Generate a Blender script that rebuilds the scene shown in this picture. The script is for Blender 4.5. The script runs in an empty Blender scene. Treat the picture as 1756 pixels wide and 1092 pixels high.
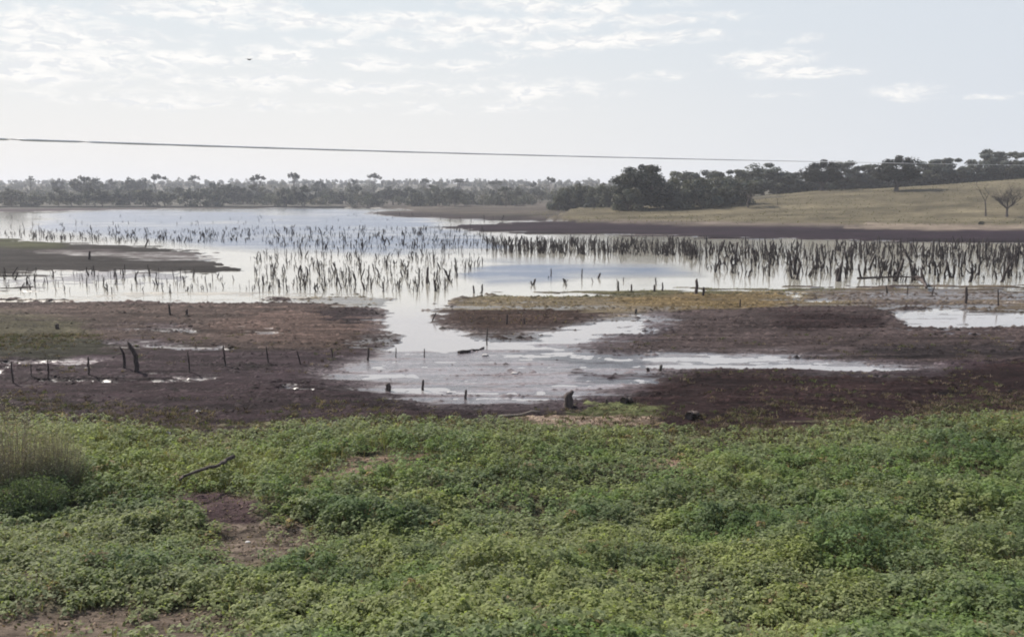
import bpy, math, random
import numpy as np
from mathutils import Vector

random.seed(7)
RNG = np.random.default_rng(7)
R = math.radians
scene = bpy.context.scene
col = scene.collection

# ------------------------------------------------------------------ camera
F_PX, W_PX, H_PX = 1521.0, 1756.0, 1092.0        # photograph's frame
CX, CY, HOR = W_PX / 2, H_PX / 2, 335.0
CAM_Z = 7.0
PITCH = math.atan((CY - HOR) / F_PX)
cam = bpy.data.cameras.new("camera")
cam.lens = F_PX / W_PX * 36.0
cam.sensor_width = 36.0
cam.clip_start, cam.clip_end = 0.1, 20000
cam_o = bpy.data.objects.new("camera", cam)
cam_o.location = (0, 0, CAM_Z)
cam_o.rotation_euler = (math.pi / 2 - PITCH, 0, 0)
col.objects.link(cam_o)
scene.camera = cam_o

# ------------------------------------------------------------------ light
SUN_AZ, SUN_EL = R(-46), R(39)                     # left of the view and ahead
scene.view_settings.view_transform = 'Standard'
scene.view_settings.look = 'None'
scene.view_settings.exposure = 0.45
scene.view_settings.gamma = 1.0
scene.render.filter_size = 1.9
scene.cycles.pixel_filter_type = 'BLACKMAN_HARRIS'
scene.cycles.filter_width = 1.9
scene.cycles.use_denoising = True
scene.cycles.max_bounces = 6
scene.cycles.volume_bounces = 1
scene.cycles.transparent_max_bounces = 6
scene.cycles.sample_clamp_indirect = 6

S = Vector((math.sin(SUN_AZ) * math.cos(SUN_EL), math.cos(SUN_AZ) * math.cos(SUN_EL), math.sin(SUN_EL)))
sun = bpy.data.lights.new("sun", 'SUN')
sun.energy = 4.4
sun.angle = R(0.6)
sun.color = (1.0, 0.945, 0.86)
sun_o = bpy.data.objects.new("sun", sun)
sun_o.rotation_euler = (-S).to_track_quat('-Z', 'Y').to_euler()
sun_o.location = (0, 0, 60)
col.objects.link(sun_o)


def px_dir(u, v):
    a = Vector(((u - CX) / F_PX, 1.0, -(v - CY) / F_PX))
    c, s = math.cos(PITCH), math.sin(PITCH)
    return Vector((a.x, a.y * c + a.z * s, -a.y * s + a.z * c))


world = bpy.data.worlds.new("World")
scene.world = world
world.use_nodes = True
nt = world.node_tree
nt.nodes.clear()


class NG:
    """tiny helper for wiring node trees"""
    def __init__(s, tree): s.t = tree
    def n(s, kind, **kw):
        nd = s.t.nodes.new(kind)
        for k, v in kw.items(): setattr(nd, k, v)
        return nd
    def set(s, sock, v):
        if isinstance(v, bpy.types.NodeSocket): s.t.links.new(v, sock)
        elif v is not None: sock.default_value = v
    def m(s, op, a, b=None, c=None, clamp=False):
        nd = s.n('ShaderNodeMath', operation=op, use_clamp=clamp)
        s.set(nd.inputs[0], a)
        if b is not None: s.set(nd.inputs[1], b)
        if c is not None: s.set(nd.inputs[2], c)
        return nd.outputs[0]
    def mix(s, f, a, b, blend='MIX'):
        nd = s.n('ShaderNodeMix', data_type='RGBA', blend_type=blend)
        s.set(nd.inputs[0], f); s.set(nd.inputs[6], a); s.set(nd.inputs[7], b)
        return nd.outputs[2]
    def ramp(s, f, lo, hi):
        nd = s.n('ShaderNodeMapRange', interpolation_type='SMOOTHSTEP')
        s.set(nd.inputs[0], f); s.set(nd.inputs[1], lo); s.set(nd.inputs[2], hi)
        return nd.outputs[0]
    def noise(s, vec, scale, detail=4, rough=0.55, dist=0.0):
        nd = s.n('ShaderNodeTexNoise')
        s.set(nd.inputs['Vector'], vec); nd.inputs['Scale'].default_value = scale
        nd.inputs['Detail'].default_value = detail; nd.inputs['Roughness'].default_value = rough
        nd.inputs['Distortion'].default_value = dist
        return nd.outputs[0]


g = NG(nt)
sky = g.n('ShaderNodeTexSky', sky_type='NISHITA', sun_disc=False)
sky.sun_elevation = SUN_EL
sky.sun_rotation = SUN_AZ
sky.air_density, sky.dust_density, sky.ozone_density = 1.0, 2.5, 1.0
tc = g.n('ShaderNodeTexCoord')
sep = g.n('ShaderNodeSeparateXYZ')
nt.links.new(tc.outputs['Generated'], sep.inputs[0])
dx, dy, dz = sep.outputs
az = g.m('ARCTAN2', dx, dy)
el = g.m('ARCSINE', g.m('MINIMUM', g.m('MAXIMUM', dz, -1.0), 1.0))
# pale dusty air low down, real sky colour above it
low = g.ramp(el, 0.55, 0.0)
SKM = 10.0
veil = g.mix(g.ramp(el, 0.02, 0.24), (0.655 * SKM, 0.64 * SKM, 0.615 * SKM, 1), (0.535 * SKM, 0.585 * SKM, 0.62 * SKM, 1))
veil = g.mix(g.ramp(az, -0.25, 0.75), veil, (0.50 * SKM, 0.54 * SKM, 0.59 * SKM, 1))
base = g.mix(g.m('MINIMUM', g.m('MULTIPLY_ADD', low, 1.3, 0.1), 0.985), sky.outputs[0], veil)
# cloud fields: coordinates on a flat cloud deck, so banks shrink towards the horizon
zz = g.m('ADD', g.m('MAXIMUM', dz, 0.0), 0.06)
comb = g.n('ShaderNodeCombineXYZ')
g.set(comb.inputs[0], g.m('DIVIDE', dx, zz)); g.set(comb.inputs[1], g.m('DIVIDE', dy, zz))
n1 = g.noise(comb.outputs[0], 1.1, 6, 0.6, 0.4)
n2 = g.noise(comb.outputs[0], 3.6, 6, 0.62, 0.5)
comb2 = g.n('ShaderNodeCombineXYZ')
g.set(comb2.inputs[0], g.m('MULTIPLY', az, 15.0)); g.set(comb2.inputs[1], g.m('MULTIPLY', el, 46.0))
n3 = g.noise(comb2.outputs[0], 1.6, 7, 0.62, 0.6)
n4 = g.noise(comb2.outputs[0], 2.7, 6, 0.6, 0.8)
general = g.m('MULTIPLY', g.ramp(n1, 0.50, 0.72), g.ramp(el, 0.16, 0.30))
CLOUDS = [(520, 30, 60, 14, .9), (300, 100, 120, 14, .8), (30, 75, 110, 12, .9), (200, 70, 60, 10, .8), (560, 75, 90, 9, .6), (880, 95, 60, 7, .6), (1180, 60, 60, 8, .7), (960, 40, 90, 10, .9), (700, 25, 90, 8, .8), (420, 140, 170, 13, .7), (640, 150, 130, 13, .7), (60, 130, 150, 13, .8), (300, 175, 260, 12, .55), (760, 185, 220, 10, .5), (1130, 130, 70, 10, .55),
          (120, 98, 190, 26, .8), (240, 62, 120, 16, .5), (60, 40, 130, 30, .7), (480, 96, 62, 13, .9),
          (600, 44, 48, 17, 1.), (820, 46, 190, 15, 1.), (1010, 72, 170, 11, 1.), (1120, 34, 110, 9, .95),
          (640, 110, 60, 12, .9), (780, 112, 80, 9, .7), (350, 18, 170, 20, .9), (950, 10, 150, 12, .95),
          (720, 70, 90, 14, .6), (1378, 68, 24, 7, 1.), (1315, 101, 62, 12, 1.1), (1375, 127, 74, 8, .9),
          (1560, 158, 48, 12, .7), (900, 155, 130, 18, .7), (1640, 168, 140, 5, .45), (1330, 165, 60, 7, .35), (190, 160, 230, 14, .35)]
placed = None
for (u, v, ru, rv, amp) in CLOUDS:
    d = px_dir(u, v).normalized()
    a0, e0 = math.atan2(d.x, d.y), math.asin(d.z)
    p = g.m('POWER', g.m('DIVIDE', g.m('SUBTRACT', az, a0), ru / F_PX), 2.0)
    q = g.m('POWER', g.m('DIVIDE', g.m('SUBTRACT', el, e0), rv / F_PX), 2.0)
    f = g.m('MULTIPLY', g.m('EXPONENT', g.m('MULTIPLY', g.m('ADD', p, q), -0.7)), amp)
    placed = f if placed is None else g.m('MAXIMUM', placed, f)
# the noise carves the soft ellipses into ragged banks
carve = g.m('ADD', placed, g.m('MULTIPLY', g.m('SUBTRACT', n3, 0.5), 2.6))
body = g.m('MULTIPLY', g.ramp(carve, 0.12, 1.0), g.ramp(placed, 0.04, 0.35))
cmask = g.m('MAXIMUM', g.m('MULTIPLY', general, 0.7), g.m('MULTIPLY', body, 0.9))
thick = g.m('MULTIPLY', g.ramp(n2, 0.50, 0.68), g.ramp(el, 0.12, 0.2))
thick = g.m('MAXIMUM', thick, g.m('MULTIPLY', g.ramp(n4, .47, .60), .9))
ccol = g.mix(g.m('MULTIPLY', thick, 0.75), (0.765 * SKM, 0.75 * SKM, 0.725 * SKM, 1), (0.52 * SKM, 0.545 * SKM, 0.58 * SKM, 1))
skyc = g.mix(cmask, base, ccol)
bg = g.n('ShaderNodeBackground')
g.set(bg.inputs[0], skyc); bg.inputs[1].default_value = 0.1
out = g.n('ShaderNodeOutputWorld')
nt.links.new(bg.outputs[0], out.inputs[0])


# ------------------------------------------------------------------ small helpers
def at(u, v, Y):
    """point on the pixel's ray at ground distance Y"""
    d = px_dir(u, v)
    k = Y / d.y
    return Vector((d.x * k, Y, CAM_Z + d.z * k))


def project(x, y, z):
    zz = z - CAM_Z
    c, s = math.cos(PITCH), math.sin(PITCH)
    dep = y * c - zz * s
    up = y * s + zz * c
    dep = np.maximum(dep, 0.5)
    return CX + F_PX * x / dep, CY - F_PX * up / dep


def tag(o, label=None, cat=None, group=None, kind=None):
    for k, v in (('label', label), ('category', cat), ('group', group), ('kind', kind)):
        if v: o[k] = v
    return o


def empty(name, loc, rz=0.0):
    o = bpy.data.objects.new(name, None)
    o.location = loc
    o.rotation_euler = (0, 0, rz)
    o.empty_display_size = 0.3
    col.objects.link(o)
    return o


def mesh_obj(name, me, mat=None, parent=None, loc=None):
    o = bpy.data.objects.new(name, me)
    if mat and not me.materials: me.materials.append(mat)
    col.objects.link(o)
    if parent: o.parent = parent
    if loc is not None: o.location = loc
    return o


def np_mesh(name, verts, quads=None, colors=None, tris=None, smooth=False):
    """verts (n,3); quads (m,4) int; fast path"""
    me = bpy.data.meshes.new(name)
    verts = np.asarray(verts, dtype=np.float32)
    me.vertices.add(len(verts)); me.vertices.foreach_set('co', verts.ravel())
    if quads is not None:
        loops = np.asarray(quads, dtype=np.int32); k = 4
    else:
        loops = np.asarray(tris, dtype=np.int32); k = 3
    n = len(loops)
    me.loops.add(n * k); me.loops.foreach_set('vertex_index', loops.ravel())
    me.polygons.add(n)
    me.polygons.foreach_set('loop_start', np.arange(0, n * k, k, dtype=np.int32))
    try: me.polygons.foreach_set('loop_total', np.full(n, k, dtype=np.int32))
    except Exception: pass
    if smooth: me.polygons.foreach_set('use_smooth', np.ones(n, dtype=bool))
    if colors is not None:
        at_ = me.attributes.new('tone', 'FLOAT_COLOR', 'POINT')
        c4 = np.ones((len(verts), 4), dtype=np.float32); c4[:, :3] = colors
        at_.data.foreach_set('color', c4.ravel())
    me.update(calc_edges=True)
    me.validate()
    return me


def hash2(ix, iy, seed):
    h = (ix.astype(np.int64) * 374761393 + iy.astype(np.int64) * 668265263 + seed * 1442695041) & 0xffffffff
    h = ((h ^ (h >> 13)) * 1274126177) & 0xffffffff
    return ((h ^ (h >> 16)) & 0xffffff) / float(0xffffff)


def vnoise(x, y, seed=0):
    ix, iy = np.floor(x), np.floor(y)
    fx, fy = x - ix, y - iy
    fx, fy = fx * fx * (3 - 2 * fx), fy * fy * (3 - 2 * fy)
    a, b = hash2(ix, iy, seed), hash2(ix + 1, iy, seed)
    c, d = hash2(ix, iy + 1, seed), hash2(ix + 1, iy + 1, seed)
    return (a * (1 - fx) + b * fx) * (1 - fy) + (c * (1 - fx) + d * fx) * fy


def fbm(x, y, seed=0, octv=4):
    t, a, s = 0, 1.0, 0
    for k in range(octv):
        t = t + a * vnoise(x * 2 ** k + 17.3 * k, y * 2 ** k + 9.1 * k, seed + k); s += a; a *= 0.55
    return t / s


def sstep(x, a, b):
    t = np.clip((x - a) / (b - a), 0, 1)
    return t * t * (3 - 2 * t)


def poly_sd(u, v, poly, vs=3.0):
    """signed distance (inside > 0) in a plane where v counts vs times"""
    P = np.array(poly, dtype=float) * [1, vs]
    v = v * vs
    dmin = np.full(u.shape, 1e9); inside = np.zeros(u.shape, bool)
    for i in range(len(P)):
        ax, ay = P[i]; bx, by = P[(i + 1) % len(P)]
        ex, ey = bx - ax, by - ay
        wx, wy = u - ax, v - ay
        t = np.clip((wx * ex + wy * ey) / (ex * ex + ey * ey + 1e-9), 0, 1)
        dmin = np.minimum(dmin, (wx - t * ex) ** 2 + (wy - t * ey) ** 2)
        cond = ((ay > v) != (by > v))
        xs = ax + (v - ay) / (by - ay + (1e-9 if by == ay else 0)) * ex
        inside ^= cond & (u < xs)
    d = np.sqrt(dmin)
    return np.where(inside, d, -d)


def pmask(u, v, poly, feather, vs=3.0):
    P = np.array(poly, float)
    m = np.zeros(u.shape)
    sel = (u > P[:, 0].min() - feather) & (u < P[:, 0].max() + feather) & (v > P[:, 1].min() - feather / vs) & (v < P[:, 1].max() + feather / vs)
    if sel.any():
        m[sel] = sstep(poly_sd(u[sel], v[sel], poly, vs), -feather, feather)
    return m


def ell(u, v, cu, cv, ru, rv):
    return [(cu + ru * math.cos(t), cv + rv * math.sin(t)) for t in np.linspace(0, 2 * math.pi, 13)[:-1]]


# ------------------------------------------------------------------ terrain
FORE_Y = [-10, 0, 6, 11, 16, 22, 26, 60]
FORE_Z = [5.2, 4.9, 3.0, 1.3, 0.60, 0.22, 0.12, 0.08]
HILL_X = [-55, 4, 36, 54, 83, 103, 123, 142, 173, 240, 400]
HILL_Z = [0.0, 2.0, 3.4, 4.0, 6.2, 8.2, 8.9, 10.2, 12.6, 15.5, 18]


def base_z(x, y):
    z = np.interp(y, FORE_Y, FORE_Z)
    xa = x / np.maximum(y, 20) * 300
    zr = np.interp(xa, HILL_X, HILL_Z)
    hill = zr * sstep(y, 175, 330) + 0.012 * np.clip(y - 330, 0, 700) * sstep(xa, 0, 80)
    far = 27.0 * sstep(y, 470, 1700) + 0.5 * sstep(y, 470, 500)
    z = z + np.maximum(hill, far) + 0.3 * sstep(y, 150, 200) * sstep(xa, -50, 30)
    return z


LAKE = [(-900, 372), (0, 365), (200, 361), (350, 358.5), (600, 356.5), (700, 358), (640, 362), (600, 365), (700, 370), (900, 372),
        (960, 376), (880, 380), (760, 388), (850, 396), (1000, 401), (1180, 405), (1300, 408), (1500, 412),
        (1756, 416), (2600, 425), (2600, 488), (1756, 489), (1500, 488), (1200, 492), (1000, 497), (800, 504),
        (745, 522), (640, 510), (500, 511), (350, 519), (150, 517), (0, 514), (-900, 505)]
SPIT = [(-900, 395), (0, 408), (100, 416), (250, 421), (400, 434), (300, 436), (380, 450), (412, 458), (350, 466),
        (200, 469), (0, 470), (-900, 470)]
WET = [(690, 505), (760, 505), (755, 540), (760, 560), (830, 577), (900, 577), (1000, 560), (1060, 546), (1130, 534),
       (1150, 548), (1060, 580), (1020, 596), (1100, 602), (1250, 606), (1420, 611), (1600, 628), (1500, 634), (1300, 628), (1180, 630),
       (1130, 645), (1100, 668), (1000, 684), (850, 692), (720, 686), (640, 668), (545, 640), (600, 618), (650, 600),
       (640, 580), (690, 562), (660, 545)]
CHAN = [(680, 505), (770, 505), (755, 540), (760, 560), (830, 577), (900, 577), (1000, 560), (1060, 546), (1110, 538),
        (1080, 562), (960, 584), (840, 594), (720, 602), (650, 600), (690, 562), (665, 545)]
ISLE = [(765, 530), (780, 512), (850, 503), (1000, 497), (1200, 492), (1400, 493), (1756, 490), (2600, 490),
        (2600, 532), (1756, 528), (1500, 520), (1350, 525), (1200, 528), (1100, 535), (1040, 550), (960, 562),
        (900, 573), (830, 574), (750, 557)]
DARKSHORE = [(740, 388), (900, 379), (1000, 382), (1200, 388), (1400, 390), (1500, 394), (1600, 398), (1756, 397), (2600, 402),
             (2600, 426), (1756, 417), (1500, 413), (1300, 409), (1180, 406), (1000, 402), (850, 397)]

MUD, MUD_BROWN, MUD_RED = (.050, .035, .040), (.092, .066, .058), (.032, .019, .019)


def terrain(x, y):
    """height, colour and wetness of the ground at world x, y (the shore lines follow the photograph)"""
    x, y = np.asarray(x, float), np.asarray(y, float)
    b = base_z(x, y)
    u, v = project(x, y, b)
    s = x / np.maximum(y, 4.0)
    ly = np.log(np.maximum(y, 4.0))
    st1 = fbm(s * 26, ly * 34, 3, 5) - 0.5
    st2 = fbm(s * 90, ly * 90, 11, 4) - 0.5
    st0 = fbm(s * 9, ly * 12, 23, 3) - 0.5
    st3 = fbm(s * 6 + 3, ly * 62, 51, 5) - 0.5          # silt and water lie in long level streaks
    # ragged shore lines: bend the outlines by a little noise
    uw = u + 70 * st0 + 60 * st2
    fade = np.clip((v - 345) / 120, 0.05, 1.3)
    vw = v + fade * (12 * st0 + 10 * st1 + 22 * st3)
    F = np.full(x.shape, 0.75)
    C = np.empty(x.shape + (3,)); C[:] = MUD

    def put(poly, Fv=None, c=None, fe=8, vs=3.0, k=1.0):
        nonlocal F, C
        m = pmask(uw, vw, poly, fe, vs) * k
        if Fv is not None: F = F + (Fv - F) * m
        if c is not None: C = C + (np.array(c) - C) * m[..., None]

    # far land and the slopes beyond the lake
    put([(-1500, 200), (3500, 200), (3500, 392), (1500, 392), (1000, 380), (900, 368), (600, 357), (-1500, 362)], 1, (.14, .13, .105), 6)
    put([(600, 346), (1050, 346), (1100, 380), (960, 379), (900, 371), (700, 369), (600, 364)], .6, (.095, .08, .066), 6)
    put([(600, 361), (820, 364), (1000, 368), (1120, 376), (960, 378), (900, 372), (700, 370)], .5, (.045, .034, .035), 5)
    put([(1000, 356), (1060, 355), (1300, 340), (1400, 322), (1756, 290), (3000, 270), (3000, 400), (1756, 394), (1400, 388), (1000, 380), (930, 370)],
        1, (.155, .132, .086), 8)
    put([(1500, 384), (1756, 388), (2600, 392), (2600, 400), (1756, 398), (1600, 397), (1450, 391)], 1, (.26, .21, .165), 6)
    put([(1000, 378), (1350, 384), (1500, 388), (1400, 390), (1100, 386)], 1, (.16, .13, .11), 6)
    # left middle mud
    put([(-900, 518), (0, 518), (350, 522), (640, 512), (745, 524), (690, 545), (690, 565), (600, 596), (300, 596), (-900, 600)], .7, MUD_BROWN, 26)
    put([(350, 548), (520, 535), (690, 545), (680, 585), (520, 590), (400, 580)], .7, (.12, .082, .070), 14)
    put([(-900, 535), (0, 538), (140, 548), (170, 575), (90, 600), (-900, 610)], .8, (.085, .075, .048), 26)
    put([(-900, 575), (60, 578), (260, 590), (120, 612), (-900, 615)], .7, (.040, .038, .026), 14)
    put([(530, 535), (640, 530), (690, 545), (600, 560)], .5, (.032, .022, .024), 10)
    put([(180, 584), (400, 588), (390, 597), (200, 594)], .26, (.085, .068, .076), 8)
    put([(150, 562), (330, 556), (340, 564), (180, 568)], .28, (.085, .066, .070), 8)
    put([(370, 565), (480, 564), (480, 569), (380, 569)], .08, None, 5)
    # right mud
    put([(1100, 530), (1540, 520), (2600, 530), (2600, 612), (1600, 618), (1400, 606), (1100, 600), (1040, 592), (1150, 560)], .6, (.080, .060, .058), 14)
    put([(1300, 538), (1420, 532), (1520, 540), (1500, 562), (1350, 562)], .7, (.040, .026, .026), 12)
    put([(1400, 590), (1600, 588), (1900, 600), (1900, 610), (1500, 606)], .7, (.042, .033, .034), 10)
    put([(1000, 628), (1180, 634), (1340, 634), (1600, 642), (1756, 612), (2600, 600), (2600, 720), (1500, 735), (1200, 745), (1060, 715), (1120, 672)],
        .8, MUD_RED, 16)
    put([(-900, 655), (400, 660), (640, 675), (850, 698), (1060, 700), (1100, 720), (800, 720), (400, 735), (-900, 712)], .8, (.042, .028, .032), 12)
    # water, spits and island
    put(LAKE, -1.0, (.10, .085, .07), 7)
    put(SPIT, .55, (.036, .031, .030), 6)
    put([(20, 427), (300, 429), (380, 441), (280, 444), (120, 436)], .30, (.085, .070, .072), 5)
    put([(-900, 395), (0, 409), (100, 416), (90, 424), (-900, 430)], .7, (.058, .060, .030), 6)
    put([(-900, 471), (0, 472), (300, 467), (400, 472), (300, 486), (0, 491), (-900, 493)], .02, (.085, .070, .078), 7)
    put([(-300, 489), (0, 488), (140, 490), (0, 493), (-300, 493)], .4, (.03, .022, .027), 4)
    put([(200, 499), (460, 494), (480, 498), (300, 503)], .05, (.17, .15, .10), 5)
    put([(470, 508), (640, 504), (760, 518), (700, 532), (560, 520)], .12, (.16, .14, .11), 8)
    put([(-900, 497), (0, 497), (250, 492), (480, 496), (560, 506), (500, 511), (350, 518), (150, 516), (-900, 506)], .02, (.34, .30, .235), 6)
    put(ISLE, .34, (.175, .140, .092), 13)
    put([(790, 508), (1000, 498), (1200, 493), (1450, 494), (1440, 499), (1200, 501), (1000, 506), (850, 513)], .40, (.12, .11, .062), 8)
    put([(1020, 506), (1200, 502), (1350, 510), (1330, 524), (1180, 526), (1060, 520)], .42, (.185, .135, .070), 14)
    put([(750, 540), (820, 528), (940, 527), (1060, 536), (1040, 550), (960, 562), (900, 574), (830, 575), (740, 558)], .45, (.050, .032, .026), 8)
    put([(1340, 500), (1600, 494), (2600, 494), (2600, 532), (1500, 522)], .22, (.12, .096, .082), 10)
    put(DARKSHORE, .7, (.028, .018, .025), 5)
    # the wet flat in the middle
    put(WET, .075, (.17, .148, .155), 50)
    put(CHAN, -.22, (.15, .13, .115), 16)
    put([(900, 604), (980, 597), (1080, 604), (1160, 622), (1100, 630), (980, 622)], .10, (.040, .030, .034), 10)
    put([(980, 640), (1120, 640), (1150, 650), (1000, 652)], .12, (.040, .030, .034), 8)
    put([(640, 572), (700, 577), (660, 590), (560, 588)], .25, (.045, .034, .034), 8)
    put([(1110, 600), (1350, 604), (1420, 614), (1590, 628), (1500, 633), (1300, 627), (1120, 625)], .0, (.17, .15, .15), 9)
    # pools
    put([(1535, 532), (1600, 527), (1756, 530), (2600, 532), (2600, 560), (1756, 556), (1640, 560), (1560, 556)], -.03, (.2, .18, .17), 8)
    put(ell(0, 0, 1385, 512, 26, 2.5), -.2, None, 4)
    put(ell(0, 0, 1640, 566, 90, 2.5), -.12, None, 4)
    put(ell(0, 0, 1720, 586, 60, 2.5), -.12, None, 4)
    put(ell(0, 0, 1500, 563, 60, 1.5), -.05, None, 4)
    put([(95, 651), (340, 651), (400, 654), (340, 656), (95, 655)], -.02, (.16, .14, .14), 4)
    put([(-60, 640), (10, 630), (20, 646), (-60, 662)], -.2, None, 4)
    put([(22, 620), (50, 620), (50, 630), (30, 630)], -.25, None, 4)
    put(ell(0, 0, 125, 620, 90, 8), .25, (.15, .12, .13), 8)
    put(ell(0, 0, 510, 662, 40, 3), -.03, None, 4)
    # foreground soil under the weeds
    G = (.115, .105, .065)
    put([(-1500, 712), (270, 738), (520, 730), (850, 722), (1100, 737), (1250, 745), (1500, 728), (1756, 706), (3500, 690), (3500, 2600), (-1500, 2600)],
        1, G, 12)
    put([(850, 716), (960, 706), (1110, 716), (1120, 728), (960, 734)], 1, (.30, .225, .175), 6)
    put([(960, 702), (1060, 695), (1140, 700), (1130, 716), (980, 716)], .9, (.12, .13, .06), 6)
    put([(350, 905), (420, 890), (520, 900), (545, 930), (480, 960), (370, 962)], 1, (.165, .130, .104), 18, 2)
    put([(300, 860), (380, 845), (440, 870), (450, 900), (360, 905)], 1, (.075, .050, .052), 12, 2)
    put([(-300, 1065), (100, 1045), (300, 1035), (470, 1060), (480, 1300), (-300, 1300)], 1, (.125, .098, .078), 18, 2)
    put(ell(0, 0, 185, 806, 45, 12), 1, (.36, .28, .21), 12, 2)
    put([(520, 830), (600, 798), (720, 775), (720, 790), (600, 825)], 1, (.22, .16, .12), 10, 2)
    put(ell(0, 0, 1150, 795, 40, 14), 1, (.27, .19, .145), 10, 2)
    put(ell(0, 0, 1350, 1080, 110, 16), 1, (.24, .18, .10), 16, 2)
    # fine relief decides where the water stands
    amp = 0.16 * sstep(v, 372, 470) + 0.03
    Fn = F + 0.42 * st3 * sstep(v, 455, 520) * sstep(v, 760, 700) + amp * (1.5 * st1 + 1.2 * st2) * np.where(F < -0.5, 0.3, 1) + 0.10 * st0 * sstep(v, 450, 520)
    scale = np.where(Fn < 0, 0.30, 0.11) * np.interp(y, [10, 60, 150, 480], [.7, 1., 1.6, 3.0])
    dryk = sstep(F, 0.35, 0.9)
    z = b * dryk + Fn * scale * (1 - 0.4 * dryk)
    z = z + 0.035 * dryk * (fbm(x * 1.1, y * 1.1, 5, 4) - .5) * sstep(y, 200, 60) * 3
    lump = (fbm(x * .45, y * .45, 31, 3) - .5) * 0.5 * sstep(v, 740, 820) * sstep(y, 3, 8)
    z = z + lump
    wet = sstep(Fn + 0.3 * st3, 0.50, 0.02) * sstep(v, 800, 740)
    Fn = Fn + (fbm(s * 200, ly * 330, 93, 3) - .5) * .22 * sstep(v, 470, 540) * sstep(v, 740, 690)
    # colour variation that belongs to the soil itself
    t = (1 + 0.6 * st1 + 0.5 * st2 + 0.35 * st0 + 1.3 * st3 + .5 * (fbm(s * 14, ly * 150, 121, 3) - .5))
    C = np.clip(C * t[..., None], 0.01, 0.6)
    C = C * (1 - .16 * sstep(v, 400, 470) * sstep(v, 740, 700) * sstep(wet, .9, .3))[..., None]
    return z, C, wet, u, v, F


def ground_at(x, y):
    z, *_ = terrain(np.array([x], float), np.array([y], float))
    return float(z[0])


def hit(u, v):
    """where the pixel's ray meets the ground (or the water lying on it)"""
    d = px_dir(u, v)
    if d.z > -1e-4: ys = np.linspace(150, 1500, 1500)
    else:
        y0 = max(6.0, CAM_Z * d.y / -d.z)
        ys = np.concatenate([np.linspace(y0 * .35, y0 * 1.05, 900)])
    k = ys / d.y
    zr = CAM_Z + d.z * k
    zg = np.maximum(terrain(d.x * k, ys)[0], 0)
    i = np.argmax(zr <= zg)
    if zr[i] > zg[i]: i = len(ys) - 1
    return Vector((d.x * k[i], ys[i], float(zg[i])))


# ------------------------------------------------------------------ materials
def new_mat(name):
    m = bpy.data.materials.new(name); m.use_nodes = True
    m.node_tree.nodes.clear()
    gg = NG(m.node_tree)
    o = gg.n('ShaderNodeOutputMaterial')
    return m, gg, o


def mat_ground():
    m, gg, o = new_mat('mud_and_soil')
    a = gg.n('ShaderNodeAttribute', attribute_name='tone').outputs[0]
    w = gg.n('ShaderNodeAttribute', attribute_name='wet').outputs[2]
    geo = gg.n('ShaderNodeNewGeometry').outputs[0]
    na = gg.noise(geo, 3.5, 8, 0.65)
    nb = gg.noise(geo, 14.0, 6, 0.7)
    nc = gg.noise(geo, 0.05, 6, 0.65)
    k = gg.m('MULTIPLY_ADD', na, 0.9, gg.m('MULTIPLY_ADD', nb, 1.0, -0.35))
    k = gg.m('MULTIPLY_ADD', nc, 0.5, gg.m('SUBTRACT', k, 0.05))
    k = gg.m('MULTIPLY_ADD', k, 1.5, -0.42)
    mpc = gg.n('ShaderNodeMapping'); gg.set(mpc.inputs[0], geo); mpc.inputs['Scale'].default_value = (.22, 1.5, 1)
    nst = gg.noise(mpc.outputs[0], .9, 8, 0.68)
    nf = gg.noise(geo, 5.5, 3, 0.7)
    k = gg.m('ADD', k, gg.m('ADD', gg.m('MULTIPLY_ADD', nst, 2.2, -1.1), gg.m('MULTIPLY_ADD', nf, 1.2, -.6)))
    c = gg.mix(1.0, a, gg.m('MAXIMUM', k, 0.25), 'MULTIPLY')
    p = gg.n('ShaderNodeBsdfPrincipled')
    gg.set(p.inputs['Base Color'], c)
    mps = gg.n('ShaderNodeMapping'); gg.set(mps.inputs[0], geo); mps.inputs['Scale'].default_value = (.35, 2.2, 1)
    ns = gg.noise(mps.outputs[0], 1.6, 7, 0.65)
    wn = gg.ramp(gg.m('ADD', w, gg.m('ADD', gg.m('MULTIPLY', gg.m('SUBTRACT', nb, .5), .35), gg.m('MULTIPLY', gg.m('SUBTRACT', ns, .5), 1.9))), 0.2, 1.0)
    gg.set(p.inputs['Roughness'], gg.m('MULTIPLY_ADD', wn, -0.66, 0.90))
    gg.set(p.inputs['Specular IOR Level'], gg.m('MULTIPLY_ADD', wn, 0.96, 0.04))
    bu = gg.n('ShaderNodeBump'); gg.set(bu.inputs['Strength'], gg.m('MULTIPLY_ADD', wn, -0.62, 0.8))
    bu.inputs['Distance'].default_value = 0.05
    gg.set(bu.inputs['Height'], gg.m('ADD', na, gg.m('MULTIPLY', nb, .4)))
    gg.set(p.inputs['Normal'], bu.outputs[0])
    m.node_tree.links.new(p.outputs[0], o.inputs[0])
    return m


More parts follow.
